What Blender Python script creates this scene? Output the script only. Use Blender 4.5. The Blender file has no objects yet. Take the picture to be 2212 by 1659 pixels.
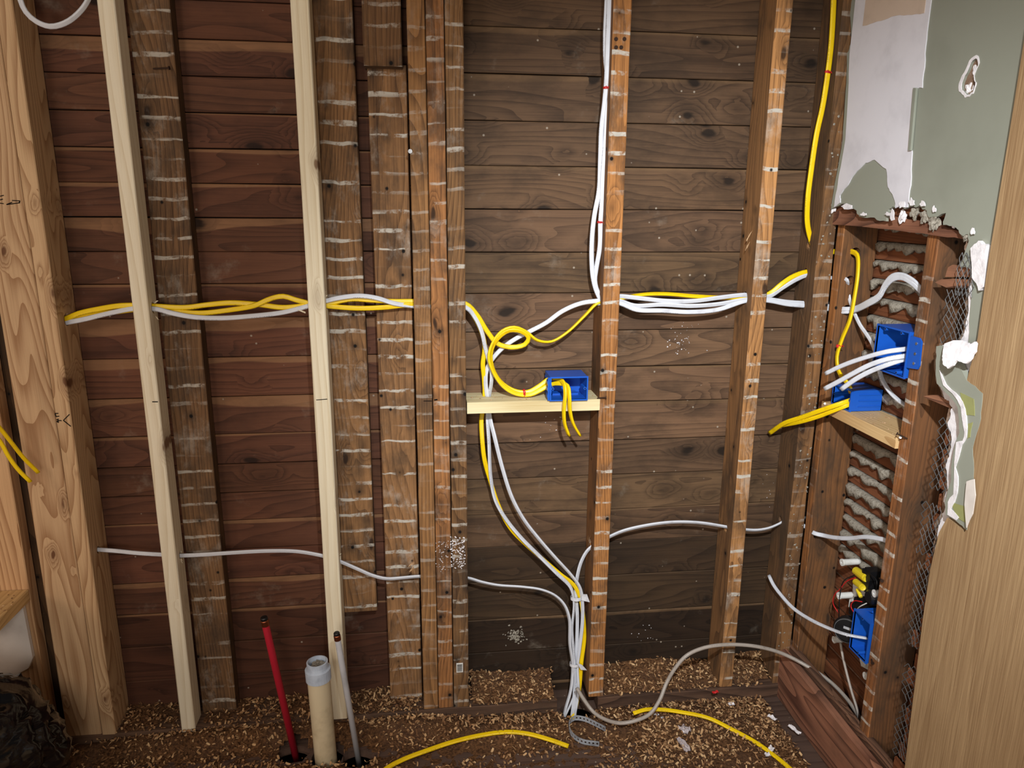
import bpy, bmesh, math, random
from mathutils import Vector, Matrix, noise
from mathutils.geometry import tessellate_polygon
random.seed(7)
scene = bpy.context.scene
col = scene.collection

# ------------------------------------------------------------------ camera
W, H, F = 2212.0, 1659.0, 1585.0
CX, CY = W / 2, H / 2
CAM = Vector((0.0, -1.71, 1.2785))
_d = Vector((1060 - CX, 7322 - CY, F)).normalized()          # world down, seen by the lens
_y = Vector((905 - CX, 444 - CY, F)); _y = (_y - _d * _y.dot(_d)).normalized()
_x = _d.cross(_y)
RW = Matrix((_x, _y, -_d))                                    # lens axes (right, down, forward) -> world
cam_data = bpy.data.cameras.new('camera'); cam = bpy.data.objects.new('camera', cam_data); col.objects.link(cam)
cam_data.sensor_width = 36.0; cam_data.lens = F / W * 36.0; cam_data.clip_start = 0.02
right, up, back = RW @ Vector((1, 0, 0)), RW @ Vector((0, -1, 0)), RW @ Vector((0, 0, -1))
m4 = Matrix((right, up, back)).transposed().to_4x4(); m4.translation = CAM
cam.matrix_world = m4
scene.camera = cam

# ------------------------------------------------------------------ light
world = bpy.data.worlds.new('room_dimness'); scene.world = world; world.use_nodes = True
wb = world.node_tree.nodes['Background']; wb.inputs[0].default_value = (1.0, 0.86, 0.74, 1); wb.inputs[1].default_value = 0.06

def lamp(name, kind, loc, target, power, color, size=0.1, angle=90, blend=1.0):
    l = bpy.data.lights.new(name, kind); o = bpy.data.objects.new(name, l); col.objects.link(o)
    o.location = loc
    o.rotation_euler = (Vector(target) - Vector(loc)).to_track_quat('-Z', 'Y').to_euler()
    l.energy = power; l.color = color
    if kind == 'SPOT':
        l.spot_size = math.radians(angle); l.spot_blend = blend; l.shadow_soft_size = size
    elif kind == 'AREA':
        l.shape = 'DISK'; l.size = size
    else:
        l.shadow_soft_size = size
    return o
lamp('work_light', 'SPOT', (0.17, -1.66, 1.70), (0.66, 0.0, 0.78), 150, (0.93, 0.97, 1.0), 0.022, 68, 1.0)
lamp('room_bulb', 'POINT', (-1.05, -1.95, 1.78), (0, 0, 0), 25, (1.0, 0.87, 0.75), 0.20)
lamp('fill_lamp', 'POINT', (-0.22, -2.00, 1.02), (0, 0, 0), 36, (1.0, 0.92, 0.84), 0.25)  # unseen soft fill added behind the camera to lift the left side and floor
lamp('next_room_bulb', 'POINT', (-1.20, -0.95, 0.60), (0, 0, 0), 3.2, (1.0, 0.78, 0.62), 0.06)

vs = scene.view_settings
vs.view_transform = 'Standard'; vs.look = 'None'; vs.gamma = 1.0; vs.use_curve_mapping = False; vs.exposure = 0.0

# ------------------------------------------------------------------ from lens to place
def _ray(px, py): return RW @ Vector((px - CX, py - CY, F))
def at_y(px, py, Y): d = _ray(px, py); return CAM + d * ((Y - CAM.y) / d.y)
def at_x(px, py, X): d = _ray(px, py); return CAM + d * ((X - CAM.x) / d.x)
def at_z(px, py, Z): d = _ray(px, py); return CAM + d * ((Z - CAM.z) / d.z)
def X_(px, py, Y): return at_y(px, py, Y).x
def Z_(px, py, Y): return at_y(px, py, Y).z

# ------------------------------------------------------------------ materials
def S(r, g, b):
    f = lambda c: (c / 255 / 12.92) if c / 255 <= 0.04045 else ((c / 255 + 0.055) / 1.055) ** 2.4
    return (f(r), f(g), f(b), 1.0)

class NT:
    def __init__(s, name):
        s.m = bpy.data.materials.new(name); s.m.use_nodes = True
        s.t = s.m.node_tree; s.b = s.t.nodes['Principled BSDF']
    def n(s, typ, **kw):
        nd = s.t.nodes.new(typ)
        for k, v in kw.items(): setattr(nd, k, v)
        return nd
    def put(s, sock, v):
        if isinstance(v, bpy.types.NodeSocket): s.t.links.new(v, sock)
        elif v is not None: sock.default_value = v
    def math(s, op, a, b=None, c=None, clamp=False):
        nd = s.n('ShaderNodeMath', operation=op, use_clamp=clamp)
        s.put(nd.inputs[0], a); s.put(nd.inputs[1], b)
        if c is not None: s.put(nd.inputs[2], c)
        return nd.outputs[0]
    def vmul(s, a, v):
        nd = s.n('ShaderNodeVectorMath', operation='MULTIPLY'); s.put(nd.inputs[0], a); s.put(nd.inputs[1], v); return nd.outputs[0]
    def vadd(s, a, v):
        nd = s.n('ShaderNodeVectorMath', operation='ADD'); s.put(nd.inputs[0], a); s.put(nd.inputs[1], v); return nd.outputs[0]
    def step(s, v, lo, hi):
        nd = s.n('ShaderNodeMapRange', interpolation_type='SMOOTHSTEP')
        s.put(nd.inputs[0], v); s.put(nd.inputs[1], lo); s.put(nd.inputs[2], hi); return nd.outputs[0]
    def mix(s, f, a, b, mode='MIX'):
        nd = s.n('ShaderNodeMix', data_type='RGBA', blend_type=mode)
        s.put(nd.inputs[0], f); s.put(nd.inputs[6], a); s.put(nd.inputs[7], b); return nd.outputs[2]
    def noise(s, vec, scale=1.0, detail=3.0, rough=0.55, dist=0.0):
        nd = s.n('ShaderNodeTexNoise'); s.put(nd.inputs['Vector'], vec)
        nd.inputs['Scale'].default_value = scale; nd.inputs['Detail'].default_value = detail
        nd.inputs['Roughness'].default_value = rough; nd.inputs['Distortion'].default_value = dist
        return nd.outputs[0]
    def voro(s, vec, scale=1.0):
        nd = s.n('ShaderNodeTexVoronoi'); s.put(nd.inputs['Vector'], vec); nd.inputs['Scale'].default_value = scale
        return nd.outputs['Distance'], nd.outputs['Color']
    def sep(s, v):
        nd = s.n('ShaderNodeSeparateXYZ'); s.put(nd.inputs[0], v); return nd.outputs
    def coords(s):
        tc = s.n('ShaderNodeTexCoord'); oi = s.n('ShaderNodeObjectInfo')
        off = s.n('ShaderNodeCombineXYZ')
        for i, k in enumerate((37.0, 53.0, 29.0)): s.put(off.inputs[i], s.math('MULTIPLY', oi.outputs['Random'], k))
        return tc, oi, s.vadd(tc.outputs['Object'], off.outputs[0])
    def bump(s, h, strength=0.3, dist=0.002):
        nd = s.n('ShaderNodeBump'); nd.inputs['Strength'].default_value = strength; nd.inputs['Distance'].default_value = dist
        s.put(nd.inputs['Height'], h); s.put(s.b.inputs['Normal'], nd.outputs[0])
    def out(s, colr, rough=0.7, spec=0.3):
        s.put(s.b.inputs['Base Color'], colr); s.put(s.b.inputs['Roughness'], rough)
        s.b.inputs['Specular IOR Level'].default_value = spec
        return s.m

def stretch(axis, cross, along):
    v = [cross, cross, cross]; v['XYZ'.index(axis)] = along; return tuple(v)

def kstretch(axis, c, a):
    return {'Z': (c, c * .10, a), 'X': (a, c * .10, c), 'Y': (c * .10, a, c)}[axis]
def wood(name, axis, dark, light, base=None, ring=38.0, ring_warp=0.9, contrast=0.5, knots=0.12, knotcol=None, knot_size=0.16,
         marks=False, grime=0.0, grimecol=None, specks=0.0, sap=None, holes=False, rough=0.72, fine=0.5, spec=0.25, knot_scale=(10, 4)):
    """Grained timber.  Object colour (rgb) tints it; object colour alpha drives plaster marks or sapwood."""
    t = NT(name); tc, oi, v = t.coords()
    broad = t.noise(t.vmul(v, stretch(axis, 9, 1.1)), 1, 3)
    s3 = t.sep(v); ax = 'XYZ'.index(axis)
    cr = [i for i in range(3) if i != ax]
    # growth rings: warped bands across the grain
    warp = t.noise(t.vmul(v, stretch(axis, 7, 1.0)), 1, 2, 0.4)
    across = t.math('ADD', t.math('MULTIPLY', s3[cr[0]], ring), t.math('MULTIPLY', s3[cr[1]], ring * 0.8))
    # knots
    kw = t.n('ShaderNodeTexNoise'); t.put(kw.inputs['Vector'], t.vmul(v, stretch(axis, 30, 12))); kw.inputs['Detail'].default_value = 3; kw.inputs['Scale'].default_value = 1
    kd, kc = t.voro(t.vadd(t.vmul(v, kstretch(axis, *knot_scale)), t.vmul(kw.outputs['Color'], (.38, .38, .38))), 1)
    ksep = t.n('ShaderNodeSeparateColor'); t.put(ksep.inputs[0], kc)
    kon = t.math('LESS_THAN', ksep.outputs[0], knots)
    knot = t.math('MULTIPLY', kon, t.step(kd, knot_size, knot_size * 0.55))
    halo = t.math('MULTIPLY', kon, t.step(kd, knot_size * 3.2, knot_size * 0.6))
    ph = t.math('ADD', across, t.math('MULTIPLY', warp, ring * ring_warp * 0.32))
    ph = t.math('ADD', ph, t.math('MULTIPLY', halo, 3.0))
    rings = t.math('FRACT', ph)
    rings = t.math('POWER', rings, 2.2)
    fineg = t.noise(t.vmul(v, stretch(axis, 420, 9)), 1, 2, 0.6)
    g = t.math('ADD', t.math('MULTIPLY', rings, contrast), t.math('MULTIPLY', fineg, fine))
    g = t.math('ADD', g, t.math('MULTIPLY', broad, 0.55))
    g = t.step(g, 0.25, 1.25)
    c = t.mix(g, light, dark)
    c = t.mix(1.0, c, oi.outputs['Color'], 'MULTIPLY')
    if sap is not None:
        gz = t.sep(tc.outputs['Generated'])[2]
        e = t.noise(t.vmul(v, (2.3, 1, 1.5)), 1, 2, 0.4)
        amt = t.math('MULTIPLY', oi.outputs['Alpha'], t.math('MULTIPLY_ADD', e, 3.4, -0.75))
        mk = t.step(t.math('SUBTRACT', t.math('ADD', gz, amt), 1.0), -0.02, 0.03)
        c = t.mix(t.math('MULTIPLY', mk, 0.8), c, t.mix(g, sap, tuple(x * 0.72 for x in sap[:3]) + (1,)))
    if grime > 0:
        gr = t.noise(t.vmul(v, stretch(axis, 14, 6)), 1, 5, 0.65)
        c = t.mix(t.math('MULTIPLY', t.step(gr, 0.42, 0.68), grime), c, grimecol)
    kcol = knotcol or tuple(x * 0.35 for x in dark[:3]) + (1,)
    c = t.mix(t.math('MULTIPLY', halo, 0.30), c, kcol)
    c = t.mix(t.math('MULTIPLY', knot, 0.85), c, kcol)
    hgt = g
    if marks:
        zz = t.math('DIVIDE', s3[2], 0.0405)
        wob = t.noise(t.vmul(v, (18, 18, 3)), 1, 2)
        fr = t.math('FRACT', t.math('ADD', zz, t.math('MULTIPLY', wob, 0.35)))
        dist = t.math('ABSOLUTE', t.math('SUBTRACT', fr, 0.5))
        wid = t.math('MULTIPLY_ADD', t.noise(t.vmul(v, (8, 8, 19)), 1, 2), 0.26, -0.045)
        line = t.step(t.math('SUBTRACT', dist, wid), 0.03, -0.02)
        brk = t.step(t.noise(t.vmul(v, (45, 45, 55)), 1, 4, 0.7), 0.36, 0.58)
        pres = t.step(t.noise(t.vmul(v, (3.1, 3.1, 24.7)), 1, 1), 0.36, 0.55)
        nrm = t.sep(t.n('ShaderNodeNewGeometry').outputs['Normal'])
        face = t.step(nrm[0 if marks == 'X' else 1], -0.35, -0.75)          # only the edge that once carried lath
        c = t.mix(t.math('MULTIPLY', t.math('SUBTRACT', 1.0, face), 0.7), c, t.mix(.45, t.mix(1.0, c, (0.55, 0.53, 0.52, 1), 'MULTIPLY'), S(84, 70, 56)))
        mk = t.math('MULTIPLY', face, t.math('MULTIPLY', t.math('MULTIPLY', line, brk), t.math('MULTIPLY', pres, oi.outputs['Alpha'])))
        haze = t.math('MULTIPLY', t.step(t.noise(t.vmul(v, (16, 16, 10)), 1, 5, 0.7), 0.52, 0.75), t.math('MULTIPLY', oi.outputs['Alpha'], 0.42))
        c = t.mix(t.math('MAXIMUM', mk, t.math('MULTIPLY', haze, face)), c, S(196, 190, 178))
    if holes:
        hd, hc = t.voro(t.vmul(v, (24, 24, 22)), 1)
        hs = t.n('ShaderNodeSeparateColor'); t.put(hs.inputs[0], hc)
        hole = t.math('MULTIPLY', t.step(hd, 0.13, 0.06), t.math('LESS_THAN', hs.outputs[1], 0.5))
        st = t.math('MULTIPLY', t.step(hd, 0.42, 0.05), t.math('LESS_THAN', hs.outputs[1], 0.35))
        c = t.mix(t.math('MULTIPLY', st, 0.5), c, S(38, 30, 24)); c = t.mix(hole, c, S(16, 12, 10))
    if specks > 0:
        sd, sc = t.voro(v, 55)
        ss = t.n('ShaderNodeSeparateColor'); t.put(ss.inputs[0], sc)
        sp = t.math('MULTIPLY', t.step(sd, 0.17, 0.09), t.math('LESS_THAN', ss.outputs[2], specks))
        dust = t.math('MULTIPLY', t.step(t.noise(v, 7, 5, 0.7), 0.60, 0.78), 0.30)
        c = t.mix(t.math('MAXIMUM', t.math('MULTIPLY', sp, 0.75), dust), c, S(170, 158, 142))
    t.bump(t.math('SUBTRACT', hgt, knot), 0.35, 0.0012)
    return t.out(c, rough, spec)

def plain(name, c, rough=0.5, spec=0.4, metal=0.0, var=0.0, scale=30, bump=0.0, dirt=None):
    t = NT(name); tc, oi, v = t.coords()
    n = t.noise(v, scale, 4, 0.6)
    cc = c
    if dirt is not None: cc = t.mix(t.step(n, 0.45, 0.75), c, dirt)
    elif var: cc = t.mix(t.math('MULTIPLY', n, var), c, tuple(x * 0.4 for x in c[:3]) + (1,))
    if bump: t.bump(n, bump, 0.003)
    t.b.inputs['Metallic'].default_value = metal
    return t.out(cc, rough, spec)

WHITE1 = (1, 1, 1, 1)
M = {}
M['pine'] = wood('new_pine', 'Z', S(204, 184, 148), S(240, 230, 206), ring=60, ring_warp=.28, contrast=0.35, knots=0.5, knotcol=S(112, 74, 44), knot_size=0.11, rough=0.6, knot_scale=(22, 7))
M['pine_tan'] = wood('new_fir', 'Z', S(158, 118, 82), S(214, 180, 140), ring=44, ring_warp=1.9, contrast=0.55, knots=0.5, knotcol=S(92, 52, 28), knot_size=0.10, rough=0.6, knot_scale=(17, 7))
M['pine_block'] = wood('new_pine_block', 'X', S(196, 172, 120), S(238, 226, 184), ring=60, contrast=0.45, knots=0.12, knotcol=S(110, 80, 50), rough=0.6)
M['pine_block_y'] = wood('new_pine_block_deep', 'Y', S(176, 136, 88), S(226, 196, 146), ring=60, contrast=0.4, knots=0.12, knotcol=S(110, 70, 44), rough=0.6)
M['old'] = wood('old_stud_wood', 'Z', S(78, 54, 36), S(186, 144, 100), ring=85, ring_warp=.8, contrast=0.30, fine=.65, knots=0.22, knotcol=S(40, 26, 18), marks='Y', grime=0.72, grimecol=S(64, 52, 42), holes=True, rough=0.8, knot_scale=(20, 8))
M['old_r'] = wood('side_stud_wood', 'Z', S(70, 48, 32), S(164, 124, 86), ring=85, ring_warp=.8, contrast=0.30, fine=.65, knots=0.22, knotcol=S(40, 26, 18), marks='X', grime=0.72, grimecol=S(64, 52, 42), holes=True, rough=0.8, knot_scale=(20, 8))
M['old_y'] = wood('old_plate_wood', 'Y', S(76, 52, 42), S(152, 116, 94), ring=40, ring_warp=1.6, contrast=0.6, knots=0.1, knotcol=S(40, 26, 18), grime=0.4, grimecol=S(74, 60, 50), rough=0.8)
M['old_x'] = wood('old_sill_wood', 'X', S(58, 42, 34), S(122, 96, 78), ring=60, contrast=0.5, knots=0.1, knotcol=S(30, 22, 16), grime=0.5, grimecol=S(50, 40, 34), rough=0.85)
M['sheath_l'] = wood('sheathing_red', 'X', S(58, 36, 26), S(112, 73, 52), ring=30, ring_warp=1.8, contrast=0.35, knots=0.16, knotcol=S(30, 18, 13), knot_size=0.2, sap=S(150, 110, 78), specks=0.03, grime=0.30, grimecol=S(46, 31, 25), rough=0.75, knot_scale=(15, 8))
M['sheath_r'] = wood('sheathing_brown', 'X', S(53, 39, 29), S(110, 85, 62), ring=30, ring_warp=1.8, contrast=0.35, knots=0.32, knotcol=S(26, 19, 14), knot_size=0.2, sap=S(120, 93, 66), specks=0.07, grime=0.5, grimecol=S(48, 37, 28), rough=0.75, knot_scale=(15, 9))
M['lath'] = wood('lath_wood', 'Y', S(86, 48, 30), S(136, 84, 54), ring=90, contrast=0.4, knots=0.05, rough=0.8, grime=0.25, grimecol=S(70, 42, 30))
M['ply'] = wood('plywood_face', 'Z', S(138, 108, 76), S(192, 162, 122), ring=18, ring_warp=1.0, contrast=0.16, knots=0.05, knotcol=S(120, 80, 48), knot_size=0.05, fine=0.95, rough=0.6, knot_scale=(6, 5))
M['floor'] = wood('subfloor_wood', 'X', S(58, 42, 35), S(104, 82, 70), ring=35, contrast=0.35, knots=0.08, specks=0.35, grime=0.7, grimecol=S(84, 70, 64), rough=0.85)
M['paper'] = plain('tar_paper', S(28, 22, 18), 0.9)
M['void'] = plain('crawl_space_earth', S(38, 30, 24), 0.95)
M['steel'] = plain('galvanised_steel', S(170, 176, 182), 0.42, 0.5, 0.85, dirt=S(110, 110, 112))
M['rust'] = plain('rusty_nail', S(62, 44, 34), 0.7, 0.3, 0.5)
M['blue'] = plain('blue_box_plastic', S(26, 92, 196), 0.38, 0.45, var=0.25, scale=60)
M['meshst'] = plain('dull_mesh_steel', S(92, 92, 92), 0.6, 0.3, 0.4)
M['zinc'] = plain('zinc_strap', S(176, 182, 190), 0.4, 0.5, 0.25, dirt=S(120, 122, 126))
M['black'] = plain('black_plastic', S(20, 20, 22), 0.4, 0.4)
M['whitep'] = plain('white_plastic', S(226, 226, 222), 0.4, 0.4, dirt=S(200, 198, 190))
M['ivory'] = plain('pvc_ivory', S(222, 206, 172), 0.4, 0.4, dirt=S(190, 172, 138), scale=14)
M['palegrey'] = plain('pale_grey_pipe', S(196, 196, 200), 0.4, 0.4, dirt=S(160, 160, 162), scale=12)
M['bluewhite'] = plain('cleanout_cap', S(196, 208, 224), 0.4, 0.4, dirt=S(170, 182, 200))
M['redpipe'] = plain('red_pipe', S(190, 36, 56), 0.4, 0.4, var=0.3, scale=20)
M['copper'] = plain('copper_ring', S(150, 84, 56), 0.35, 0.5, 0.9)
M['yelcap'] = plain('yellow_plastic', S(232, 206, 40), 0.35, 0.4)
M['red'] = plain('red_tie', S(200, 34, 34), 0.5)
M['tape'] = plain('white_tape', S(222, 222, 226), 0.45, 0.4, dirt=S(170, 168, 172), scale=40)
M['ink'] = plain('pencil_ink', S(26, 22, 20), 0.9, 0.1)
M['drywall'] = plain('drywall_paper', S(222, 214, 206), 0.8, 0.2, dirt=S(196, 186, 178), scale=9)
M['green'] = plain('green_wall_paint', S(148, 151, 138), 0.55, 0.3, dirt=S(140, 143, 130), scale=5)
M['compound'] = plain('joint_compound', S(222, 220, 226), 0.75, 0.2, dirt=S(208, 206, 212), scale=12, bump=0.15)
M['tancoat'] = plain('tan_old_coat', S(206, 186, 168), 0.75, 0.2, dirt=S(190, 170, 152), scale=12)
M['greenyel'] = plain('yellow_green_paint', S(152, 154, 100), 0.7, 0.2, dirt=S(138, 138, 92), scale=20)
M['gypsum'] = plain('white_plaster', S(236, 232, 234), 0.85, 0.2, dirt=S(206, 202, 204), scale=60, bump=0.6)
M['brownct'] = plain('brown_coat_plaster', S(132, 108, 90), 0.95, 0.1, dirt=S(176, 160, 146), scale=45, bump=1.0)
M['key'] = plain('grey_plaster_key', S(160, 153, 140), 0.95, 0.1, dirt=S(112, 105, 92), scale=160, bump=1.0)
def bag_mat():
    t = NT('black_bag_plastic'); tc, oi, v = t.coords()
    a = t.noise(t.vmul(v, (9, 9, 26)), 1, 3, .5, 1.5); b = t.noise(t.vmul(v, (34, 20, 12)), 1, 2, .5, 1.0)
    t.bump(t.math('ADD', a, t.math('MULTIPLY', b, .2)), .16, .03)
    t.b.inputs['Coat Weight'].default_value = .2; t.b.inputs['Coat Roughness'].default_value = .12
    return t.out(S(9, 9, 12), .17, .5)
M['bag'] = bag_mat()
M['film'] = plain('grey_plastic_scrap', S(190, 180, 182), 0.35, 0.5, dirt=S(140, 124, 118), scale=60)

def chips_mat():
    t = NT('wood_shavings'); g = t.n('ShaderNodeNewGeometry')
    r = g.outputs['Random Per Island']
    cr = t.n('ShaderNodeValToRGB'); t.put(cr.inputs[0], r)
    el = cr.color_ramp.elements
    el[0].position = 0; el[0].color = S(96, 66, 44); el[1].position = 1; el[1].color = S(210, 176, 132)
    for p, c in ((0.3, S(128, 92, 62)), (0.6, S(174, 134, 94)), (0.85, S(200, 162, 118))):
        e = el.new(p); e.color = c
    return t.out(cr.outputs[0], 0.8, 0.2)
M['chips'] = chips_mat()

def cable_mat(name, c, dirt, printc):
    t = NT(name); tc = t.n('ShaderNodeTexCoord'); uv = t.sep(tc.outputs['UV'])
    oi = t.n('ShaderNodeObjectInfo')
    n = t.noise(t.vmul(tc.outputs['Object'], (1, 1, 1)), 40, 3)
    cc = t.mix(t.step(n, 0.5, 0.85), c, dirt)
    # line of small sheath print: broken dashes on one flat side
    u = uv[0]; vv = t.math('ADD', uv[1], oi.outputs['Random'])
    band = t.math('LESS_THAN', t.math('ABSOLUTE', t.math('SUBTRACT', u, 0.25)), 0.03)
    ch = t.math('GREATER_THAN', t.noise(t.vmul(uv_vec(t, uv[1]), (420, 0, 0)), 1, 2, 0.8), 0.50)
    word = t.math('LESS_THAN', t.math('FRACT', t.math('MULTIPLY', vv, 9.0)), 0.42)
    cc = t.mix(t.math('MULTIPLY', t.math('MULTIPLY', band, ch), t.math('MULTIPLY', word, 0.6)), cc, printc)
    return t.out(cc, 0.38, 0.45)
def uv_vec(t, s):
    c = t.n('ShaderNodeCombineXYZ'); t.put(c.inputs[0], s); return c.outputs[0]
M['c_white'] = cable_mat('white_sheath', S(214, 217, 224), S(192, 192, 198), S(60, 64, 70))
M['c_yellow'] = cable_mat('yellow_sheath', S(246, 208, 14), S(226, 180, 10), S(60, 50, 10))
M['c_grey'] = cable_mat('grey_sheath', S(166, 156, 146), S(136, 124, 112), S(110, 100, 92))

# ------------------------------------------------------------------ object helpers
def tag(o, label=None, cat=None, group=None, kind=None):
    if label: o['label'] = label
    if cat: o['category'] = cat
    if group: o['group'] = group
    if kind: o['kind'] = kind
    return o
def thing(name, loc, label, cat, group=None, kind=None):
    o = bpy.data.objects.new(name, None); col.objects.link(o); o.location = loc
    o.empty_display_size = 0.05
    return tag(o, label, cat, group, kind)
def org(parent):
    v = Vector((0, 0, 0))
    while parent is not None: v += parent.location; parent = parent.parent
    return v
def mesh_obj(name, verts, faces, mat, parent=None, origin=None, smooth=False, tint=None, alpha=1.0):
    """verts in room coordinates; kept there whatever the parent or origin."""
    if origin is None: origin = org(parent) if parent is not None else (0, 0, 0)
    origin = Vector(origin)
    me = bpy.data.meshes.new(name)
    me.from_pydata([tuple(Vector(v) - origin) for v in verts], [], faces)
    bm = bmesh.new(); bm.from_mesh(me); bmesh.ops.recalc_face_normals(bm, faces=bm.faces); bm.to_mesh(me); bm.free()
    me.materials.append(mat)
    if smooth: me.polygons.foreach_set('use_smooth', [True] * len(me.polygons))
    o = bpy.data.objects.new(name, me); col.objects.link(o)
    if parent is not None:
        o.parent = parent; o.location = origin - org(parent)
    else: o.location = origin
    t = tint or (1, 1, 1); o.color = (t[0], t[1], t[2], alpha)
    return o

class MB:
    def __init__(s): s.v = []; s.f = []
    def add(s, v, f):
        k = len(s.v); s.v += [Vector(p) for p in v]; s.f += [tuple(i + k for i in q) for q in f]; return s
    def box(s, a, b, jit=0.0):
        (x0, y0, z0), (x1, y1, z1) = a, b
        v = [(x, y, z) for x in (x0, x1) for y in (y0, y1) for z in (z0, z1)]
        if jit: v = [tuple(c + random.uniform(-jit, jit) for c in p) for p in v]
        return s.add(v, [(0, 1, 3, 2), (4, 6, 7, 5), (0, 4, 5, 1), (2, 3, 7, 6), (0, 2, 6, 4), (1, 5, 7, 3)])
    def tube(s, pts, rad, n=10, cap=True, up=None):
        pts = [Vector(p) for p in pts]
        rads = rad if isinstance(rad, (list, tuple)) else [rad] * len(pts)
        k = len(s.v); prev = None
        for i, p in enumerate(pts):
            tg = (pts[min(i + 1, len(pts) - 1)] - pts[max(i - 1, 0)]).normalized()
            if prev is None:
                a = Vector((0, 0, 1)) if abs(tg.z) < 0.9 else Vector((1, 0, 0))
                nn = (a - tg * a.dot(tg)).normalized()
            else: nn = (prev - tg * prev.dot(tg)).normalized()
            prev = nn; bn = tg.cross(nn)
            for j in range(n):
                a = 2 * math.pi * j / n
                s.v.append(p + (nn * math.cos(a) + bn * math.sin(a)) * rads[i])
        for i in range(len(pts) - 1):
            for j in range(n):
                a, b = k + i * n + j, k + i * n + (j + 1) % n
                s.f.append((a, b, b + n, a + n))
        if cap:
            s.f.append(tuple(k + j for j in range(n))[::-1]); e = k + (len(pts) - 1) * n
            s.f.append(tuple(e + j for j in range(n)))
        return s
    def prism(s, loops, f3, d):
        """loops: [outer, hole, ...] of 2-D points; f3(u, v, d) -> point; faces at depth 0 and d with walls between."""
        flat = [p for l in loops for p in l]
        tris = tessellate_polygon([[Vector((p[0], p[1], 0)) for p in l] for l in loops])
        n = len(flat); v = [f3(p[0], p[1], 0) for p in flat] + [f3(p[0], p[1], d) for p in flat]
        f = [tuple(t) for t in tris] + [tuple(i + n for i in t[::-1]) for t in tris]
        k = 0
        for l in loops:
            m = len(l)
            for i in range(m):
                a, b = k + i, k + (i + 1) % m
                f.append((a, b, b + n, a + n))
            k += m
        return s.add(v, f)
    def build(s, name, mat, parent=None, origin=None, **kw): return mesh_obj(name, s.v, s.f, mat, parent, origin, **kw)

def beam(name, axis, a, b, mat, parent=None, ch=0.002, jit=0.0, seg=1, tint=None, alpha=1.0, label=None, cat=None, group=None, taper=None):
    """A sawn timber from corner a to corner b, long along axis: chamfered arrises, slightly uneven faces."""
    ax = 'XYZ'.index(axis); o1, o2 = [i for i in range(3) if i != ax]
    u0, u1, w0, w1 = a[o1], b[o1], a[o2], b[o2]; v = []; f = []
    prof = [(u0 + ch, w0), (u1 - ch, w0), (u1, w0 + ch), (u1, w1 - ch), (u1 - ch, w1), (u0 + ch, w1), (u0, w1 - ch), (u0, w0 + ch)]
    sd = random.uniform(0, 100)
    for i in range(seg + 1):
        l = a[ax] + (b[ax] - a[ax]) * i / seg
        for j, (u, w) in enumerate(prof):
            p = [0, 0, 0]; p[ax] = l
            jj = (noise.noise((sd + j * 5.1, l * 9, 0)) * jit, noise.noise((sd + j * 3.7 + 50, l * 9, 4)) * jit) if jit else (0, 0)
            p[o1] = u + jj[0]; p[o2] = w + jj[1]; v.append(p)
    for i in range(seg):
        for j in range(8):
            q = i * 8 + j; r = i * 8 + (j + 1) % 8; f.append((q, r, r + 8, q + 8))
    f.append(tuple(range(8))); f.append(tuple(seg * 8 + j for j in range(8)))
    org_ = None if parent is not None else ((a[0] + b[0]) / 2, (a[1] + b[1]) / 2, min(a[2], b[2]))
    o = mesh_obj(name, v, f, mat, parent, org_, tint=tint, alpha=alpha)
    if label: tag(o, label, cat or 'stud', group)
    return o

def drill(o, centre, axis, r, depth=0.3):
    """Bore a real hole through a timber."""
    d = Vector((0, 0, 0)); d['XYZ'.index(axis)] = depth / 2
    c = Vector(centre); mb = MB().tube([c - d, c + d], r, 14)
    cut = mb.build('bore', M['paper'])
    md = o.modifiers.new('bore', 'BOOLEAN'); md.object = cut; md.operation = 'DIFFERENCE'; md.solver = 'EXACT'
    dg = bpy.context.evaluated_depsgraph_get(); dg.update()
    me = bpy.data.meshes.new_from_object(o.evaluated_get(dg))
    o.modifiers.clear()
    if len(me.polygons) > 4:
        old = o.data; o.data = me
        bpy.data.meshes.remove(old)
    cm = cut.data; bpy.data.objects.remove(cut); bpy.data.meshes.remove(cm)

def smooth_path(pts, step=0.008):
    pts = [Vector(p) for p in pts]; out = []
    P = [2 * pts[0] - pts[1]] + pts + [2 * pts[-1] - pts[-2]]
    for i in range(1, len(P) - 2):
        p0, p1, p2, p3 = P[i - 1:i + 3]
        t0 = 0.0; t1 = t0 + max((p1 - p0).length, 1e-4) ** 0.5; t2 = t1 + max((p2 - p1).length, 1e-4) ** 0.5; t3 = t2 + max((p3 - p2).length, 1e-4) ** 0.5
        n = max(1, int((p2 - p1).length / step))
        for k in range(n):
            t = t1 + (t2 - t1) * k / n
            A1 = p0 * ((t1 - t) / (t1 - t0)) + p1 * ((t - t0) / (t1 - t0))
            A2 = p1 * ((t2 - t) / (t2 - t1)) + p2 * ((t - t1) / (t2 - t1))
            A3 = p2 * ((t3 - t) / (t3 - t2)) + p3 * ((t - t2) / (t3 - t2))
            B1 = A1 * ((t2 - t) / (t2 - t0)) + A2 * ((t - t0) / (t2 - t0))
            B2 = A2 * ((t3 - t) / (t3 - t1)) + A3 * ((t - t1) / (t3 - t1))
            out.append(B1 * ((t2 - t) / (t2 - t1)) + B2 * ((t - t1) / (t2 - t1)))
    out.append(pts[-1]); return out

def pt(p):
    """(px, py, Y) on a plane along the back wall; (px, py, 'x', X) along the right wall; (px, py, 'z', Z) on a level."""
    if isinstance(p, Vector): return p
    if len(p) == 3: return at_y(*p)
    return at_x(p[0], p[1], p[3]) if p[2] == 'x' else at_z(p[0], p[1], p[3])

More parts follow.
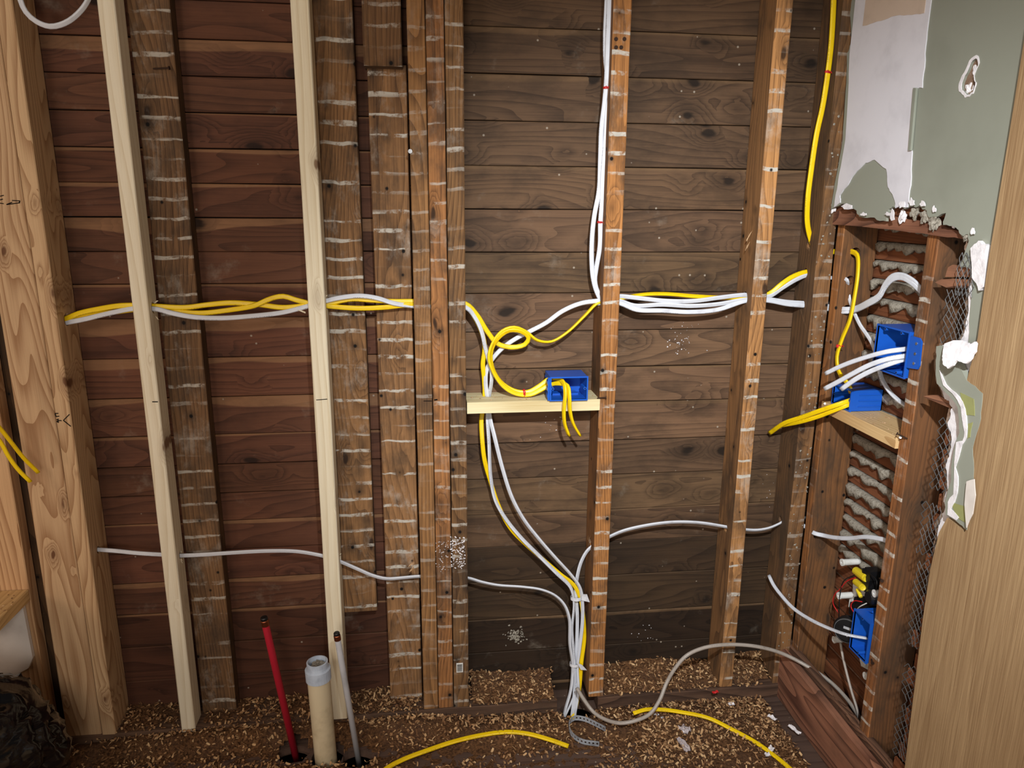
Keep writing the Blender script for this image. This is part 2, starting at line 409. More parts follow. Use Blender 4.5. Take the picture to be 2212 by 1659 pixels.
def cable(name, pts, kind, label, w=0.0108, t=0.0056, twist=(0, 0), n0=(0, -1, 0.25), group=None, rnd=False, cat='cable', parent=None):
    path = smooth_path([pt(p) for p in pts])
    prof = []
    if rnd:
        for j in range(12): a = 2 * math.pi * j / 12; prof.append((math.cos(a) * w / 2, math.sin(a) * w / 2))
    else:
        h = t / 2; e = w / 2 - h
        for k in range(5): a = -math.pi / 2 + math.pi * k / 4; prof.append((e + math.cos(a) * h, math.sin(a) * h))
        prof.append((0, h * 0.72))
        for k in range(5): a = math.pi / 2 + math.pi * k / 4; prof.append((-e + math.cos(a) * h, math.sin(a) * h))
        prof.append((0, -h * 0.72))
    n = len(prof); v = []; prev = Vector(n0); L = 0.0; lens = []
    for i, p in enumerate(path):
        tg = (path[min(i + 1, len(path) - 1)] - path[max(i - 1, 0)]).normalized()
        nn = prev - tg * prev.dot(tg)
        nn = nn.normalized() if nn.length > 1e-5 else tg.orthogonal().normalized()
        prev = nn
        a = math.radians(twist[0] + (twist[1] - twist[0]) * i / max(1, len(path) - 1))
        bn = tg.cross(nn); n2 = nn * math.cos(a) + bn * math.sin(a); b2 = tg.cross(n2)
        if i: L += (p - path[i - 1]).length
        lens.append(L)
        for (x, y) in prof: v.append(p + b2 * x + n2 * y)
    f = []; uvs = []
    for i in range(len(path) - 1):
        for j in range(n):
            q = i * n + j; r = i * n + (j + 1) % n; f.append((q, r, r + n, q + n))
            uvs.append(((j / n, lens[i]), ((j + 1) / n, lens[i]), ((j + 1) / n, lens[i + 1]), (j / n, lens[i + 1])))
    e = (len(path) - 1) * n
    f.append(tuple(range(n))[::-1]); f.append(tuple(e + j for j in range(n)))
    origin = path[0] if parent is None else org(parent)
    me = bpy.data.meshes.new(name); me.from_pydata([tuple(q - origin) for q in v], [], f)
    uvl = me.uv_layers.new(name='UVMap'); k = 0
    for q in uvs:
        for c in q: uvl.data[k].uv = c; k += 1
    me.materials.append(M[kind]); me.polygons.foreach_set('use_smooth', [True] * len(me.polygons))
    o = bpy.data.objects.new(name, me); col.objects.link(o)
    if parent is not None: o.parent = parent
    else: o.location = origin; tag(o, label, cat, group)
    return o

def ragged(p, amp=0.004, lev=3, closed=True):
    """Break a 2-D outline into a torn edge."""
    p = [Vector((a, b)) for a, b in p]
    for _ in range(lev):
        q = []
        m = len(p)
        for i in range(m if closed else m - 1):
            a, b = p[i], p[(i + 1) % m]; q.append(a)
            d = b - a
            if d.length > 0.006: q.append((a + b) / 2 + Vector((-d.y, d.x)).normalized() * random.uniform(-1, 1) * min(amp, d.length * 0.25))
        if not closed: q.append(p[-1])
        p = q; amp *= 0.6
    return [(a.x, a.y) for a in p]
def flecks(name, parent, n, spot, size, nrm, mat):
    """Small stuck-on flakes: spot() -> point on a face, nrm = outward direction."""
    mb = MB(); nr = Vector(nrm); a = nr.orthogonal().normalized(); b = nr.cross(a)
    for _ in range(n):
        c = Vector(spot()); k = random.randint(4, 6); r = random.uniform(0.3, 1) * size; ph = random.uniform(0, 6)
        ring = [c + (a * math.cos(ph + 6.283 * j / k) + b * math.sin(ph + 6.283 * j / k)) * r * random.uniform(0.5, 1.1) for j in range(k)]
        mb.add(ring + [c + nr * random.uniform(0.0008, 0.002)], [(j, (j + 1) % k, k) for j in range(k)])
    o = mb.build(name, mat, parent); o['kind'] = 'stuff'; return o
def dust_mat():
    t = NT('sawdust'); tc, oi, v = t.coords()
    n = t.noise(v, 160, 4, 0.7); n2 = t.noise(v, 14, 3)
    c = t.mix(t.step(n, .3, .7), S(52, 34, 23), S(132, 94, 62)); c = t.mix(t.math('MULTIPLY', t.step(n2, .4, .65), .6), c, S(84, 62, 48))
    t.bump(n, 1.0, .004); return t.out(c, .95, .1)
M['dust'] = dust_mat()

# ================================================================== the setting
YF = -0.09                       # room-side faces of the back wall studs
ZT = 2.35
wall_back = MB().box((-1.35, 0.021, -0.30), (1.10, 0.030, ZT)).build('wall_back', M['paper']); wall_back['kind'] = 'structure'
zl = [0.02, 0.114, 0.208, 0.297, 0.381, 0.460, 0.535, 0.606, 0.678, 0.752, 0.843, 0.936, 1.027, 1.103, 1.174, 1.247, 1.319, 1.391, 1.463, 1.536, 1.607, 1.681]
while zl[-1] < ZT - 0.07: zl.append(zl[-1] + 0.073)
zr = [-0.06, 0.029, 0.128, 0.225, 0.333, 0.431, 0.521, 0.615, 0.707, 0.806, 0.895, 0.986, 1.077, 1.172, 1.269, 1.364, 1.460, 1.557, 1.652]
while zr[-1] < ZT - 0.09: zr.append(zr[-1] + 0.096)
sapl = {0.208: .10, 0.297: .16, 0.460: .08, 0.535: .0, 0.678: .12, 0.752: .30, 0.843: .26, 0.936: .30, 1.103: 0, 1.174: .42, 1.247: .10, 1.319: .12, 1.391: .05, 1.463: .0, 1.536: .36, 1.027: .10}
def plank(x0, x1, z0, z1, mat, tint, alpha):
    dy = random.uniform(-0.0012, 0.0012); g = 0.0009
    n = 14; v = []; f = []
    sd = random.uniform(0, 99)
    for i in range(n + 1):
        x = x0 + (x1 - x0) * i / n
        a = z0 + g + noise.noise((sd, x * 2.5, 0)) * 0.0016; b = z1 - g + noise.noise((sd + 9, x * 2.5, 0)) * 0.0010
        c = noise.noise((sd, x * 3, 5)) * 0.0012 + dy
        v += [(x, c + 0.0012, a), (x, c, a + 0.0014), (x, c, b - 0.0014), (x, c + 0.0012, b), (x, 0.0205, b), (x, 0.0205, a)]
    for i in range(n):
        for j in range(6): q = i * 6 + j; r = i * 6 + (j + 1) % 6; f.append((q, r, r + 6, q + 6))
    f.append(tuple(range(6))); f.append(tuple(n * 6 + j for j in range(6)))
    return mesh_obj('plank', v, f, mat, wall_back, ((x0 + x1) / 2, 0, z0), tint=tint, alpha=alpha)
for a, b in zip(zl, zl[1:]):
    d = random.uniform(0.84, 1.10)
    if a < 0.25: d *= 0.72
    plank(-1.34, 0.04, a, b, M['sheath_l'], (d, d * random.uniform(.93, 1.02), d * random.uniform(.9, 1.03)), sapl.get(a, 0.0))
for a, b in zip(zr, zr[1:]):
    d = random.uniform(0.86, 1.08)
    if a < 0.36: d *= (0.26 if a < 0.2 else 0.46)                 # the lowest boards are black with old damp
    if 0.70 < a < 1.0: d *= 1.32  # lamp's hot spot painted in: mid-height boards get a lighter tint
    if a > 1.5: d *= 0.85  # lamp falloff towards the top, put into the board tint
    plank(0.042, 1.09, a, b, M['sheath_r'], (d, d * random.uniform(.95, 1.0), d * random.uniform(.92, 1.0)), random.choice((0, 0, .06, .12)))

# ---- floor
floor = MB().box((-1.8, -2.6, -0.33), (1.3, 0.20, -0.30)).build('floor', M['void']); floor['kind'] = 'structure'
PIPE = {'red': (-0.328, -0.150), 'pvc': (-0.246, -0.180), 'pale': (-0.170, -0.200)}
HOLE_B = (0.375, -0.088)
def circ(c, r, n=14, jit=0.0, sx=1.0): return [(c[0] + math.cos(6.2832 * i / n) * r * sx * (1 + random.uniform(-jit, jit)), c[1] - math.sin(6.2832 * i / n) * r * (1 + random.uniform(-jit, jit))) for i in range(n)]
rows = [0.02, -0.128, -0.262, -0.40, -0.54, -0.68, -0.82, -0.96, -1.10, -1.24, -1.4]
for k, (y1, y0) in enumerate(zip(rows, rows[1:])):
    cuts = [-1.8, -0.48 + 0.37 * ((k * 5) % 7) / 7 - 0.15 if k not in (0, 1) else -0.9, 0.62 - 0.05 * k if k != 0 else 0.7, 1.3]
    for x0, x1 in zip(cuts, cuts[1:]):
        out = [(x0 + .001, y0 + .0015), (x1 - .001, y0 + .0015), (x1 - .001, y1 - .0015), (x0 + .001, y1 - .0015)]
        loops = [out]
        for c, r, sx in (((-0.328, -0.166), 0.030, 1.25), ((-0.246, -0.182), 0.041, 1.0), ((-0.176, -0.198), 0.034, 1.0), ((HOLE_B[0], -0.090), 0.034, 1.25)):
            if x0 < c[0] - .05 and c[0] + .05 < x1 and y0 < c[1] - r and c[1] + r < y1: loops.append(circ(c, r, 14, 0.12, sx))
        d = random.uniform(0.8, 1.1)
        MB().prism(loops, lambda u, v, q: (u, v, -q), 0.02).build('plank', M['floor'], floor, ((x0 + x1) / 2, (y0 + y1) / 2, 0), tint=(d, d * .97, d * .95))

# ---- bottom plates under the back wall
beam('bottom_plate', 'X', (-1.30, -0.093, 0.0), (0.325, 0.0, 0.038), M['old_x'], jit=0.002, seg=30, tint=(.8, .75, .7), label='dark dusty bottom plate running left of the floor hole under the back wall studs', cat='plate')
beam('bottom_plate', 'X', (0.432, -0.096, 0.0), (0.955, 0.0, 0.038), M['old_x'], jit=0.002, seg=16, tint=(.75, .68, .64), label='dark dusty bottom plate right of the floor hole, between middle stud and corner', cat='plate')

# ================================================================== back wall framing
def stud_at(name, pl, pr, py, mat, label, y0=YF, y1=-0.0015, z0=0.039, z1=ZT, tint=None, alpha=0.0, jit=0.0006, cat='stud', group=None):
    x0, x1 = X_(pl, py, y0), X_(pr, py, y0)
    return beam(name, 'Z', (x0, y0, z0), (x1, y1, z1), mat, jit=jit, seg=24 if jit else 1, tint=tint, alpha=alpha, label=label, cat=cat, group=group)

A1 = stud_at('wall_stud', 22, 107, 820, M['pine_tan'], 'tan new stud at far left showing its wide flat face with swirling grain', -0.09, -0.05, 0.012, jit=0.0004)
A2 = stud_at('wall_stud', 108, 142, 820, M['pine_tan'], 'tan new stud on edge with pencilled arrow, right against the wide flat stud', -0.092, -0.003, 0.016, jit=0.0004, tint=(1.0, 1.0, .98))
B = stud_at('wall_stud', 304, 338, 820, M['pine'], 'pale new narrow stud, the nearer of two to the tan corner studs', -0.095, -0.043, 0.020, jit=0.0004)
C = stud_at('wall_stud', 675, 711, 820, M['pine'], 'bright pale new stud rising behind the white drain pipe', -0.096, -0.043, 0.034, jit=0.0004, tint=(1.03, 1.03, 1.0))
D1 = stud_at('flat_stud', 361, 443, 820, M['old'], 'grey-brown old flat board stud just right of the pale narrow stud', -0.040, -0.002, 0.039, tint=(.56, .53, .53), alpha=.75)
D2 = stud_at('flat_stud', 717, 794, 820, M['old'], 'old brown flat board cut off short above the floor beside bright pale stud', -0.040, -0.002, Z_(790, 1320, -0.04), tint=(.70, .64, .58), alpha=.95)
E1 = stud_at('flat_stud', 818, 895, 820, M['old'], 'old brown flat board with white plaster lines left of the triple stud', -0.042, -0.002, 0.039, z1=Z_(840, 140, -0.042), tint=(.76, .69, .63), alpha=1.0)
E0 = stud_at('flat_stud', 783, 867, 60, M['old'], 'short dark board end hanging from the top in front of the plaster-lined board', -0.075, -0.020, Z_(830, 143, -0.075), tint=(.48, .44, .42), alpha=.55)
T1 = stud_at('wall_stud', 898, 933, 820, M['old'], 'left stud of the triple post, worn golden brown with gouges', -0.090, -0.002, 0.039, tint=(.84, .74, .60), alpha=.35)
T2 = stud_at('wall_stud', 934.5, 969.5, 820, M['old'], 'middle stud of the triple post, smooth reddish brown', -0.089, -0.002, 0.039, tint=(.95, .74, .56), alpha=.6)
T3 = stud_at('wall_stud', 971.5, 1007, 820, M['old'], 'right stud of the triple post with barcode sticker near its foot', -0.091, -0.002, 0.039, tint=(.60, .55, .48), alpha=.7)
CS = stud_at('wall_stud', 1296, 1331, 830, M['old'], 'orange-brown old stud with white lath lines behind the cable bundle', -0.090, -0.002, 0.039, tint=(1.12, .86, .58), alpha=1.0)
RS = stud_at('wall_stud', 1609, 1640, 830, M['old'], 'light brown old stud with white lath lines, last before the corner', -0.090, -0.002, 0.039, tint=(1.30, 1.12, .88), alpha=1.0)
KS = stud_at('wall_stud', 1750, 1784, 700, M['old'], 'dark rough corner stud flecked with white plaster', -0.090, -0.002, 0.0, tint=(.66, .57, .48), alpha=.4, jit=0.002)
# slot shade behind the far left stud: near-black strip added further down
XR = 0.953
R1 = beam('wall_stud', 'Z', (XR, -0.119, 0.0), (1.038, -0.092, ZT), M['old_r'], jit=0.0012, seg=24, tint=(1.15, .86, .56), alpha=.12, label='golden brown side wall stud with drilled cable holes, next to the corner')
R2 = beam('wall_stud', 'Z', (XR - 0.002, -0.437, 0.0), (1.034, -0.404, 1.245), M['old_r'], jit=0.0008, seg=24, tint=(1.05, .76, .54), alpha=.9, label='reddish side wall stud carrying blue boxes, white lath lines on its edge')

HOLES = [(A2, (143, 690, -0.050), 0.014), (A2, (208, 1187, -0.050), 0.010), (B, (308, 664, -0.066), 0.013), (B, (370, 1199, -0.066), 0.010), (C, (682, 657, -0.066), 0.013), (C, (714, 1207, -0.066), 0.010),
         (CS, (1313, 650, -0.052), 0.017), (CS, (1290, 1172, -0.052), 0.010), (RS, (1637, 643, -0.052), 0.015), (RS, (1595, 1141, -0.052), 0.010),
         (KS, (1752, 589, -0.045), 0.011), (KS, (1752, 658, -0.045), 0.011), (KS, (1757, 531, -0.045), 0.009), (KS, (1703, 1121, -0.045), 0.009)]
for s in (T1, T2, T3): HOLES += [(s, (950, 660, -0.058), 0.016), (s, (950, 1247, -0.058), 0.010)]
for o, c, r in HOLES: drill(o, at_y(*c), 'X', r, 0.30)
for c, r in (((1838, 545, -0.10), 0.012), ((1826, 604, -0.10), 0.011), ((1820, 667, -0.10), 0.012), ((1757, 1150, -0.10), 0.010)):
    drill(R1, at_y(*c), 'Y', r, 0.12)

# small timber details
def splinters(o, c, n, r, ang0, ang1, length, mat):
    for _ in range(n):
        a = math.radians(random.uniform(ang0, ang1)); c0 = Vector(c) + Vector((random.uniform(-.002, .002), 0, random.uniform(-r, r)))
        d = Vector((math.cos(a), -0.35, math.sin(a))).normalized() * length * random.uniform(.5, 1.1)
        w = Vector((0, 0, random.uniform(.001, .0022))); t = Vector((0, .0012, 0))
        MB().add([c0 - w - t, c0 + w - t, c0 + w + t, c0 - w + t, c0 + d, c0 + d * 0.6 + w * 1.4], [(0, 1, 2, 3), (0, 1, 5, 4), (1, 2, 5), (2, 3, 4, 5), (3, 0, 4)]).build('splinter', mat, o)
splinters(B, at_y(334, 652, -0.066), 2, .003, 20, 80, .012, M['pine']); splinters(B, at_y(336, 684, -0.066), 2, .003, -90, -40, .012, M['pine'])
splinters(C, at_y(702, 640, -0.07), 2, .002, 30, 80, .012, M['pine']); splinters(C, at_y(660, 676, -0.07), 1, .002, 150, 170, .020, M['pine'])
splinters(C, at_y(733, 1196, -0.07), 2, .003, 20, 80, .012, M['pine']); splinters(B, at_y(390, 1208, -0.066), 2, .002, -80, -30, .010, M['pine'])
splinters(T1, at_y(893, 1215, -0.085), 6, .02, 200, 280, .018, M['pine_tan']); splinters(CS, at_y(1270, 1172, -0.06), 3, .008, 80, 110, .020, M['pine_tan'])
splinters(RS, at_y(1612, 530, -0.06), 4, .012, 60, 110, .026, M['pine_tan']); splinters(KS, at_y(1749, 540, -0.05), 2, .006, 250, 290, .016, M['pine_tan'])

def nail(o, p, d, ln, r=0.0016, head=True, mat='rust'):
    p = Vector(p); d = Vector(d).normalized(); mb = MB().tube([p, p + d * ln * .5, p + d * ln], r, 6)
    if head: mb.tube([p + d * ln, p + d * (ln + .0014)], r * 2.3, 8)
    return mb.build('nail', M[mat], o)
nail(D1, at_y(328, 147, -0.052) + Vector((0, .008, 0)), (1, -.15, .05), .032)
nail(CS, at_y(1290, 860, -0.093), (1, -.25, .1), .020)
nail(R2, at_x(1900, 1249, XR - .004), (-.2, -.6, .1), .016); nail(R2, at_x(1882, 1424, XR - .004), (-.3, -.8, -.1), .012)
nail(T1, at_y(887, 327, -0.089), (-.2, -1, 0), .003, .002, mat='steel')
nail(R2, at_x(1960, 948, XR - .002), (-.3, .2, .15), .02)
for (px, py) in ((1330, 85), (1348, 85), (1330, 103), (1341, 103)): nail(CS, at_y(px, py, -0.088), (0, -1, 0), .0025, .0018)

# pencil and marker marks
def strokes(o, segs, to3, w=0.0016):
    for s in segs:
        for (a, b) in zip(s, s[1:]):
            p, q = to3(*a), to3(*b); d = (q - p); n = d.cross(Vector((0, 1, 0))).normalized() * w / 2; out = Vector((0, -0.0006, 0))
            MB().add([p - n, p + n, q + n, q - n, p - n + out, p + n + out, q + n + out, q - n + out],
                     [(0, 1, 2, 3), (4, 7, 6, 5), (0, 4, 5, 1), (1, 5, 6, 2), (2, 6, 7, 3), (3, 7, 4, 0)]).build('pencil_mark', M['ink'], o)
fA2 = lambda x, y: at_y(x, y, -0.0926); fA1 = lambda x, y: at_y(x, y, -0.0906)
strokes(A2, [[(150, 895), (137, 908), (153, 921)], [(119, 893), (126, 893)], [(121, 900), (128, 899)], [(119, 893), (121, 900)], [(122, 907), (126, 905), (124, 911), (129, 908), (133, 909)], [(122, 910), (127, 913)]], fA2, .0018)
strokes(A1, [[(0, 424), (8, 422)], [(0, 432), (6, 430)], [(0, 439), (8, 440)], [(14, 442), (26, 437)], [(26, 433), (43, 434), (41, 439)], [(14, 442), (43, 438)]], fA1, .0016)
strokes(B, [[(329, 868), (341, 868)]], lambda x, y: at_y(x, y, -.0956), .002)
strokes(C, [[(683, 864), (707, 862)]], lambda x, y: at_y(x, y, -.0966), .0015)
strokes(T1, [[(915, 866), (933, 866)]], lambda x, y: at_y(x, y, -.0912), .0015); strokes(T2, [[(938, 864), (945, 863)]], lambda x, y: at_y(x, y, -.0902), .003)

# barcode sticker
a, b, yy = at_y(986, 1453, -0.0925), at_y(1000, 1432, -0.0925), -0.0925
st = MB().box((a.x, yy, a.z), (b.x, yy + .0008, b.z)).build('barcode_sticker', M['whitep'], T3)
k = 0
zz = a.z + .003
while zz < b.z - .003:
    h = random.choice((.0006, .001, .0014)); MB().box((a.x + .002, yy - .0003, zz), (b.x - .002, yy, min(zz + h, b.z - .002))).build('barcode_line', M['ink'], st); zz += h + random.choice((.0007, .0012))

# plaster flecks stuck to timber
def spot(px0, py0, px1, py1, Y):
    a, b = at_y(px0, py0, Y), at_y(px1, py1, Y)
    return lambda: (random.uniform(a.x, b.x), Y, random.uniform(a.z, b.z))
def gspot(px, py, s, Y):
    a = at_y(px, py, Y); return lambda: (a.x + random.gauss(0, s), Y, a.z + random.gauss(0, s))
f1 = flecks('plaster_flecks', T3, 170, spot(973, 1160, 1005, 1228, -0.0915), .0026, (0, -1, 0), M['gypsum'])
flecks('plaster_flecks', T2, 60, spot(940, 1170, 969, 1235, -0.0895), .0020, (0, -1, 0), M['gypsum'])
flecks('plaster_flecks', KS, 110, lambda: (random.uniform(.914, .951), -0.0915, random.uniform(.15, 1.5)), .0042, (0, -1, 0), M['key'])
flecks('plaster_flecks', wall_back, 120, gspot(1113, 1372, .011, -0.0015), .0042, (0, -1, 0), M['key'])
flecks('plaster_flecks', wall_back, 26, gspot(1480, 722, .022, -0.0015), .0020, (0, -1, 0), M['gypsum'])
flecks('plaster_flecks', wall_back, 18, gspot(1470, 740, .012, -0.0015), .0026, (0, -1, 0), M['gypsum'])
flecks('plaster_flecks', wall_back, 22, gspot(1680, 1050, .025, -0.0015), .0020, (0, -1, 0), M['gypsum'])
flecks('plaster_flecks', wall_back, 16, gspot(1200, 908, .018, -0.0015), .0024, (0, -1, 0), M['gypsum'])
flecks('plaster_flecks', wall_back, 12, gspot(1395, 1368, .02, -0.0015), .0022, (0, -1, 0), M['gypsum'])

# ================================================================== right (side) wall
wr = MB().box((1.052, -0.95, 0.0), (1.060, -0.09, ZT)).build('wall_right', M['brownct']); wr['kind'] = 'structure'
LP = 0.0418
z = 0.03; i = 0
kz = 1.204 - LP * 27
while z < ZT - .05:
    z0 = 0.489 - LP * 11 + LP * i + 0.005
    if z0 > ZT - .05: break
    beam('lath', 'Y', (1.044 + random.uniform(-.001, .001), -0.95, z0), (1.0515, -0.093, z0 + LP - 0.009), M['lath'], wr, ch=.0006, jit=.0008, seg=8, tint=(random.uniform(.75, 1.05),) * 3)
    if .40 < z0 < 1.26:
        # slumped plaster that squeezed through the gap above this lath
        y0, y1 = (-0.115, -0.40); n = 30; v = []; f = []; sd = random.uniform(0, 99)
        gap = z0 + LP - 0.0045
        thin = 1.0
        for k in range(n + 1):
            y = y0 + (y1 - y0) * k / n
            fr = noise.noise((sd, y * 40, 0)); fr2 = noise.noise((sd + 7, y * 120, 0))
            drip = 0.008 + 0.020 * max(0, fr + 0.25) + 0.007 * fr2; pro = 0.014 + 0.006 * fr + .003 * fr2
            drip = max(.003, drip); pro = max(.004, pro)
            e = 1.0 if 0 < k < n else 0.2
            v += [(1.050, y, gap + .004), (1.046 - pro * .6 * e, y, gap + .003), (1.044 - pro * e, y, gap - .002 + .002 * fr2), (1.044 - pro * .9 * e, y, gap - drip * e), (1.0435, y, gap - drip * .8 * e)]
        for k in range(n):
            for j in range(5): q = k * 5 + j; r = k * 5 + (j + 1) % 5; f.append((q, r, r + 5, q + 5))
        f.append((0, 1, 2, 3, 4)); f.append(tuple(n * 5 + j for j in range(5)))
        mesh_obj('plaster_key', v, f, M['key'], wr, (1.044, (y0 + y1) / 2, gap), smooth=True)
    i += 1

# surviving plaster on the room side: painted upper panel
def px2(px, py, X=0.935): p = at_x(px, py, X); return (p.y, p.z)
top_edge = [px2(*p) for p in ((1800, 452), (1832, 440), (1856, 455), (1862, 468), (1895, 470), (1920, 478), (1925, 452), (1944, 446), (1960, 452), (1985, 448), (2005, 452), (2013, 470), (2050, 460), (2044, 486), (2072, 492), (2080, 505), (2098, 506), (2100, 520))]
te = ragged(top_edge, .004, 2, False)
outer = te + [(-0.529, 1.16), (-0.70, 1.16), (-0.70, ZT), (-0.09, ZT)]
lft = ragged([px2(1846, 0), px2(1842, 30), px2(1843, 95), px2(1835, 115), px2(1832, 200), px2(1826, 300), px2(1812, 380), px2(1800, 452)], .003, 2, False)
outer = te + [(-0.529, 1.18), (-0.72, 1.18), (-0.72, ZT), (lft[0][0], ZT)] + lft[:-1]
holeo = ragged([px2(2117, 124), px2(2122, 140), px2(2112, 165), px2(2116, 178), px2(2110, 200), px2(2095, 208), px2(2084, 195), px2(2084, 180), px2(2098, 150), px2(2108, 130)], .002, 2)
f3 = lambda X0: (lambda u, v, q: (X0 + q, u, v))
pl = MB().prism([outer, holeo], f3(0.929), 0.006).build('painted_plaster', M['green'], wr)
MB().prism([[(a[0], a[1] + .004) for a in te] + [(-0.70, 1.20), (-0.70, ZT), (-0.10, ZT), (-0.10, 1.29)], ragged([(y, z) for y, z in [(-0.509, 1.514), (-0.497, 1.488), (-0.492, 1.472), (-0.486, 1.472), (-0.489, 1.486), (-0.500, 1.512)]], .001, 1)], f3(0.9352), 0.012).build('brown_coat', M['brownct'], wr)
# white torn lip round the hole
lip = [(a + (a + .497) * .18, b + (b - 1.487) * .10) for a, b in holeo]
MB().prism([lip, [(a + (a + .497) * -.06, b + (b - 1.487) * -.04) for a, b in holeo]], f3(0.9276), 0.0014).build('torn_edge', M['gypsum'], wr)
# white patched strip with its green brush mark
ws = [px2(1847, 0, .928), px2(2012, 0, .928), px2(2003, 70, .928), px2(1999, 130, .928), px2(1993, 190, .928), px2(1982, 192, .928), px2(1968, 322, .928), px2(1971, 330, .928), px2(1968, 400, .928), px2(1961, 448, .928), px2(1944, 444, .928), px2(1935, 450, .928)]
gm = [(1935, 440), (1925, 415), (1918, 400), (1915, 365), (1890, 345), (1870, 352), (1845, 378), (1832, 400), (1815, 422), (1816, 438)]
ws += [px2(*p, .928) for p in gm] + [px2(1802, 448, .928), px2(1806, 420, .928), px2(1813, 378, .928), px2(1827, 300, .928), px2(1833, 200, .928), px2(1836, 116, .928)]
ws[0] = (ws[0][0], ZT); ws[1] = (ws[1][0], ZT)
MB().prism([ragged(ws, .0022, 2)], f3(0.9270), 0.0019).build('joint_compound', M['compound'], wr)
tc_ = [px2(1872, 0, .926), px2(1998, 0, .926), px2(1996, 28, .926), px2(1960, 32, .926), px2(1925, 36, .926), px2(1895, 46, .926), px2(1863, 56, .926)]
tc_[0] = (tc_[0][0], ZT); tc_[1] = (tc_[1][0], ZT)
MB().prism([ragged(tc_, .002, 2)], f3(0.9262), 0.0008).build('tan_skim_coat', M['tancoat'], wr)
# loose paper strip beside the compound
MB().prism([[px2(1976, 190, .926), px2(1982, 190, .926), px2(1970, 325, .926), px2(1965, 325, .926)]], f3(0.9225), 0.0045).build('torn_edge', M['green'], wr)
# lath left under the torn edge, as a rail across the opening
rail = ragged([px2(1798, 458, .948), px2(1850, 452, .948), px2(1950, 470, .948), px2(2040, 485, .948), px2(2098, 508, .948), px2(2098, 518, .948), px2(2040, 511, .948), px2(1960, 500, .948), px2(1890, 492, .948), px2(1796, 485, .948)], .0015, 2)
MB().prism([rail], f3(0.9415), 0.008).build('lath', M['old_y'], wr, tint=(1.1, .86, .76))
beam('lath', 'Y', (.944, -.60, 1.262), (.951, -.09, 1.298), M['lath'], wr, jit=.001, seg=8)
k = 0
zz = 1.302
while zz < ZT - .05:
    beam('lath', 'Y', (.944, -.90, zz), (.951, -.10, zz + .033), M['lath'], wr, seg=4, jit=.001); zz += LP
MB().prism([ragged([px2(*q, .93) for q in ((2104, 516), (2150, 500), (2150, 560), (2122, 735), (2092, 742), (2099, 640), (2106, 590), (2101, 548))], .003, 2)], f3(.9292), .003).build('painted_plaster', M['green'], wr)
# crumbs of brown coat and torn white paper along the edge
for (px, py, s) in ((2000, 466, .012), (2018, 478, .013), (1975, 460, .010), (1950, 468, .009), (2088, 505, .010), (1800, 448, .008), (1868, 460, .006), (2060, 482, .006), (2108, 152, .007), (2094, 192, .007)):
    c = Vector((0.9365, *px2(px, py, .936)))
    bm = bmesh.new(); bmesh.ops.create_icosphere(bm, subdivisions=3, radius=s)
    for vv in bm.verts: vv.co = vv.co * (1 + .75 * noise.noise(vv.co * 150 + c * 50) + .3 * noise.noise(vv.co * 420)); vv.co.x *= .5; vv.co.z *= 1.25
    mesh_obj('plaster_crumb', [vv.co + c for vv in bm.verts], [tuple(q.index for q in ff.verts) for ff in bm.faces], M['key'] if s > .009 else M['gypsum'], wr); bm.free()
for (px, py, w, h) in ((1965, 436, 14, 16), (1990, 440, 12, 12), (2012, 452, 8, 14), (1915, 462, 16, 8), (1942, 440, 14, 20), (1825, 446, 26, 12), (1925, 465, 10, 24), (2096, 500, 9, 14), (1862, 462, 14, 7)):
    q = [px2(px - w * .5, py, .92), px2(px - w * .1, py - h * .6, .92), px2(px + w * .4, py - h * .2, .92), px2(px + w * .5, py + h * .4, .92), px2(px - w * .2, py + h * .5, .92)]
    x0 = .925 + random.uniform(-.003, .001); sl = random.uniform(-.3, .3)
    MB().prism([ragged(q, .002, 1)], lambda u, v, d, x0=x0, sl=sl, q=q: (x0 + d + (v - q[0][1]) * sl, u, v), 0.0012).build('torn_edge', M['gypsum'], wr)

# strip of wall left standing beside the plywood
edge = [px2(*p) for p in ((2100, 520), (2096, 545), (2102, 590), (2097, 640), (2090, 700), (2078, 745), (2040, 745), (2028, 770), (2030, 830), (2045, 862), (2062, 880), (2052, 920), (2060, 960), (2046, 1010), (2052, 1060), (2044, 1100), (2030, 1140), (2022, 1200), (2012, 1260), (2006, 1320), (1996, 1400), (1990, 1470), (1982, 1540), (1972, 1600), (1962, 1659))]
eg = ragged(edge, .004, 3, False)
brown = [(a + .014 + .006 * noise.noise((a * 60, b * 40, 3)), b) for a, b in eg]
MB().prism([brown + [(-.80, 0.0), (-.80, 1.22), (brown[0][0], 1.22)]], f3(0.9375), 0.012).build('brown_coat', M['brownct'], wr)
MB().prism([[(a + .003 * noise.noise((a * 90, b * 70, 9)), b) for a, b in eg] + [(-.80, 0.0), (-.80, 1.22)]], f3(0.9312), 0.006).build('white_plaster_edge', M['gypsum'], wr)
zz = .06
while zz < 1.2:
    beam('lath', 'Y', (.950, -.90, zz), (.957, -.535 + random.uniform(-.012, .016), zz + .033), M['lath'], wr, seg=3, jit=.001); zz += LP
for (p, th) in ((((2052, 578), (2062, 572), (2098, 576), (2098, 598), (2046, 598)), .008), (((2024, 610), (2038, 603), (2098, 604), (2098, 621), (2050, 622)), .008), (((1998, 856), (2030, 853), (2056, 868), (2058, 882), (2020, 866)), .006)):
    MB().prism([ragged([px2(*q, .94) for q in p], .001, 1)], f3(0.936), th).build('lath_stub', M['old_y'], wr, tint=(1.1, .9, .78))
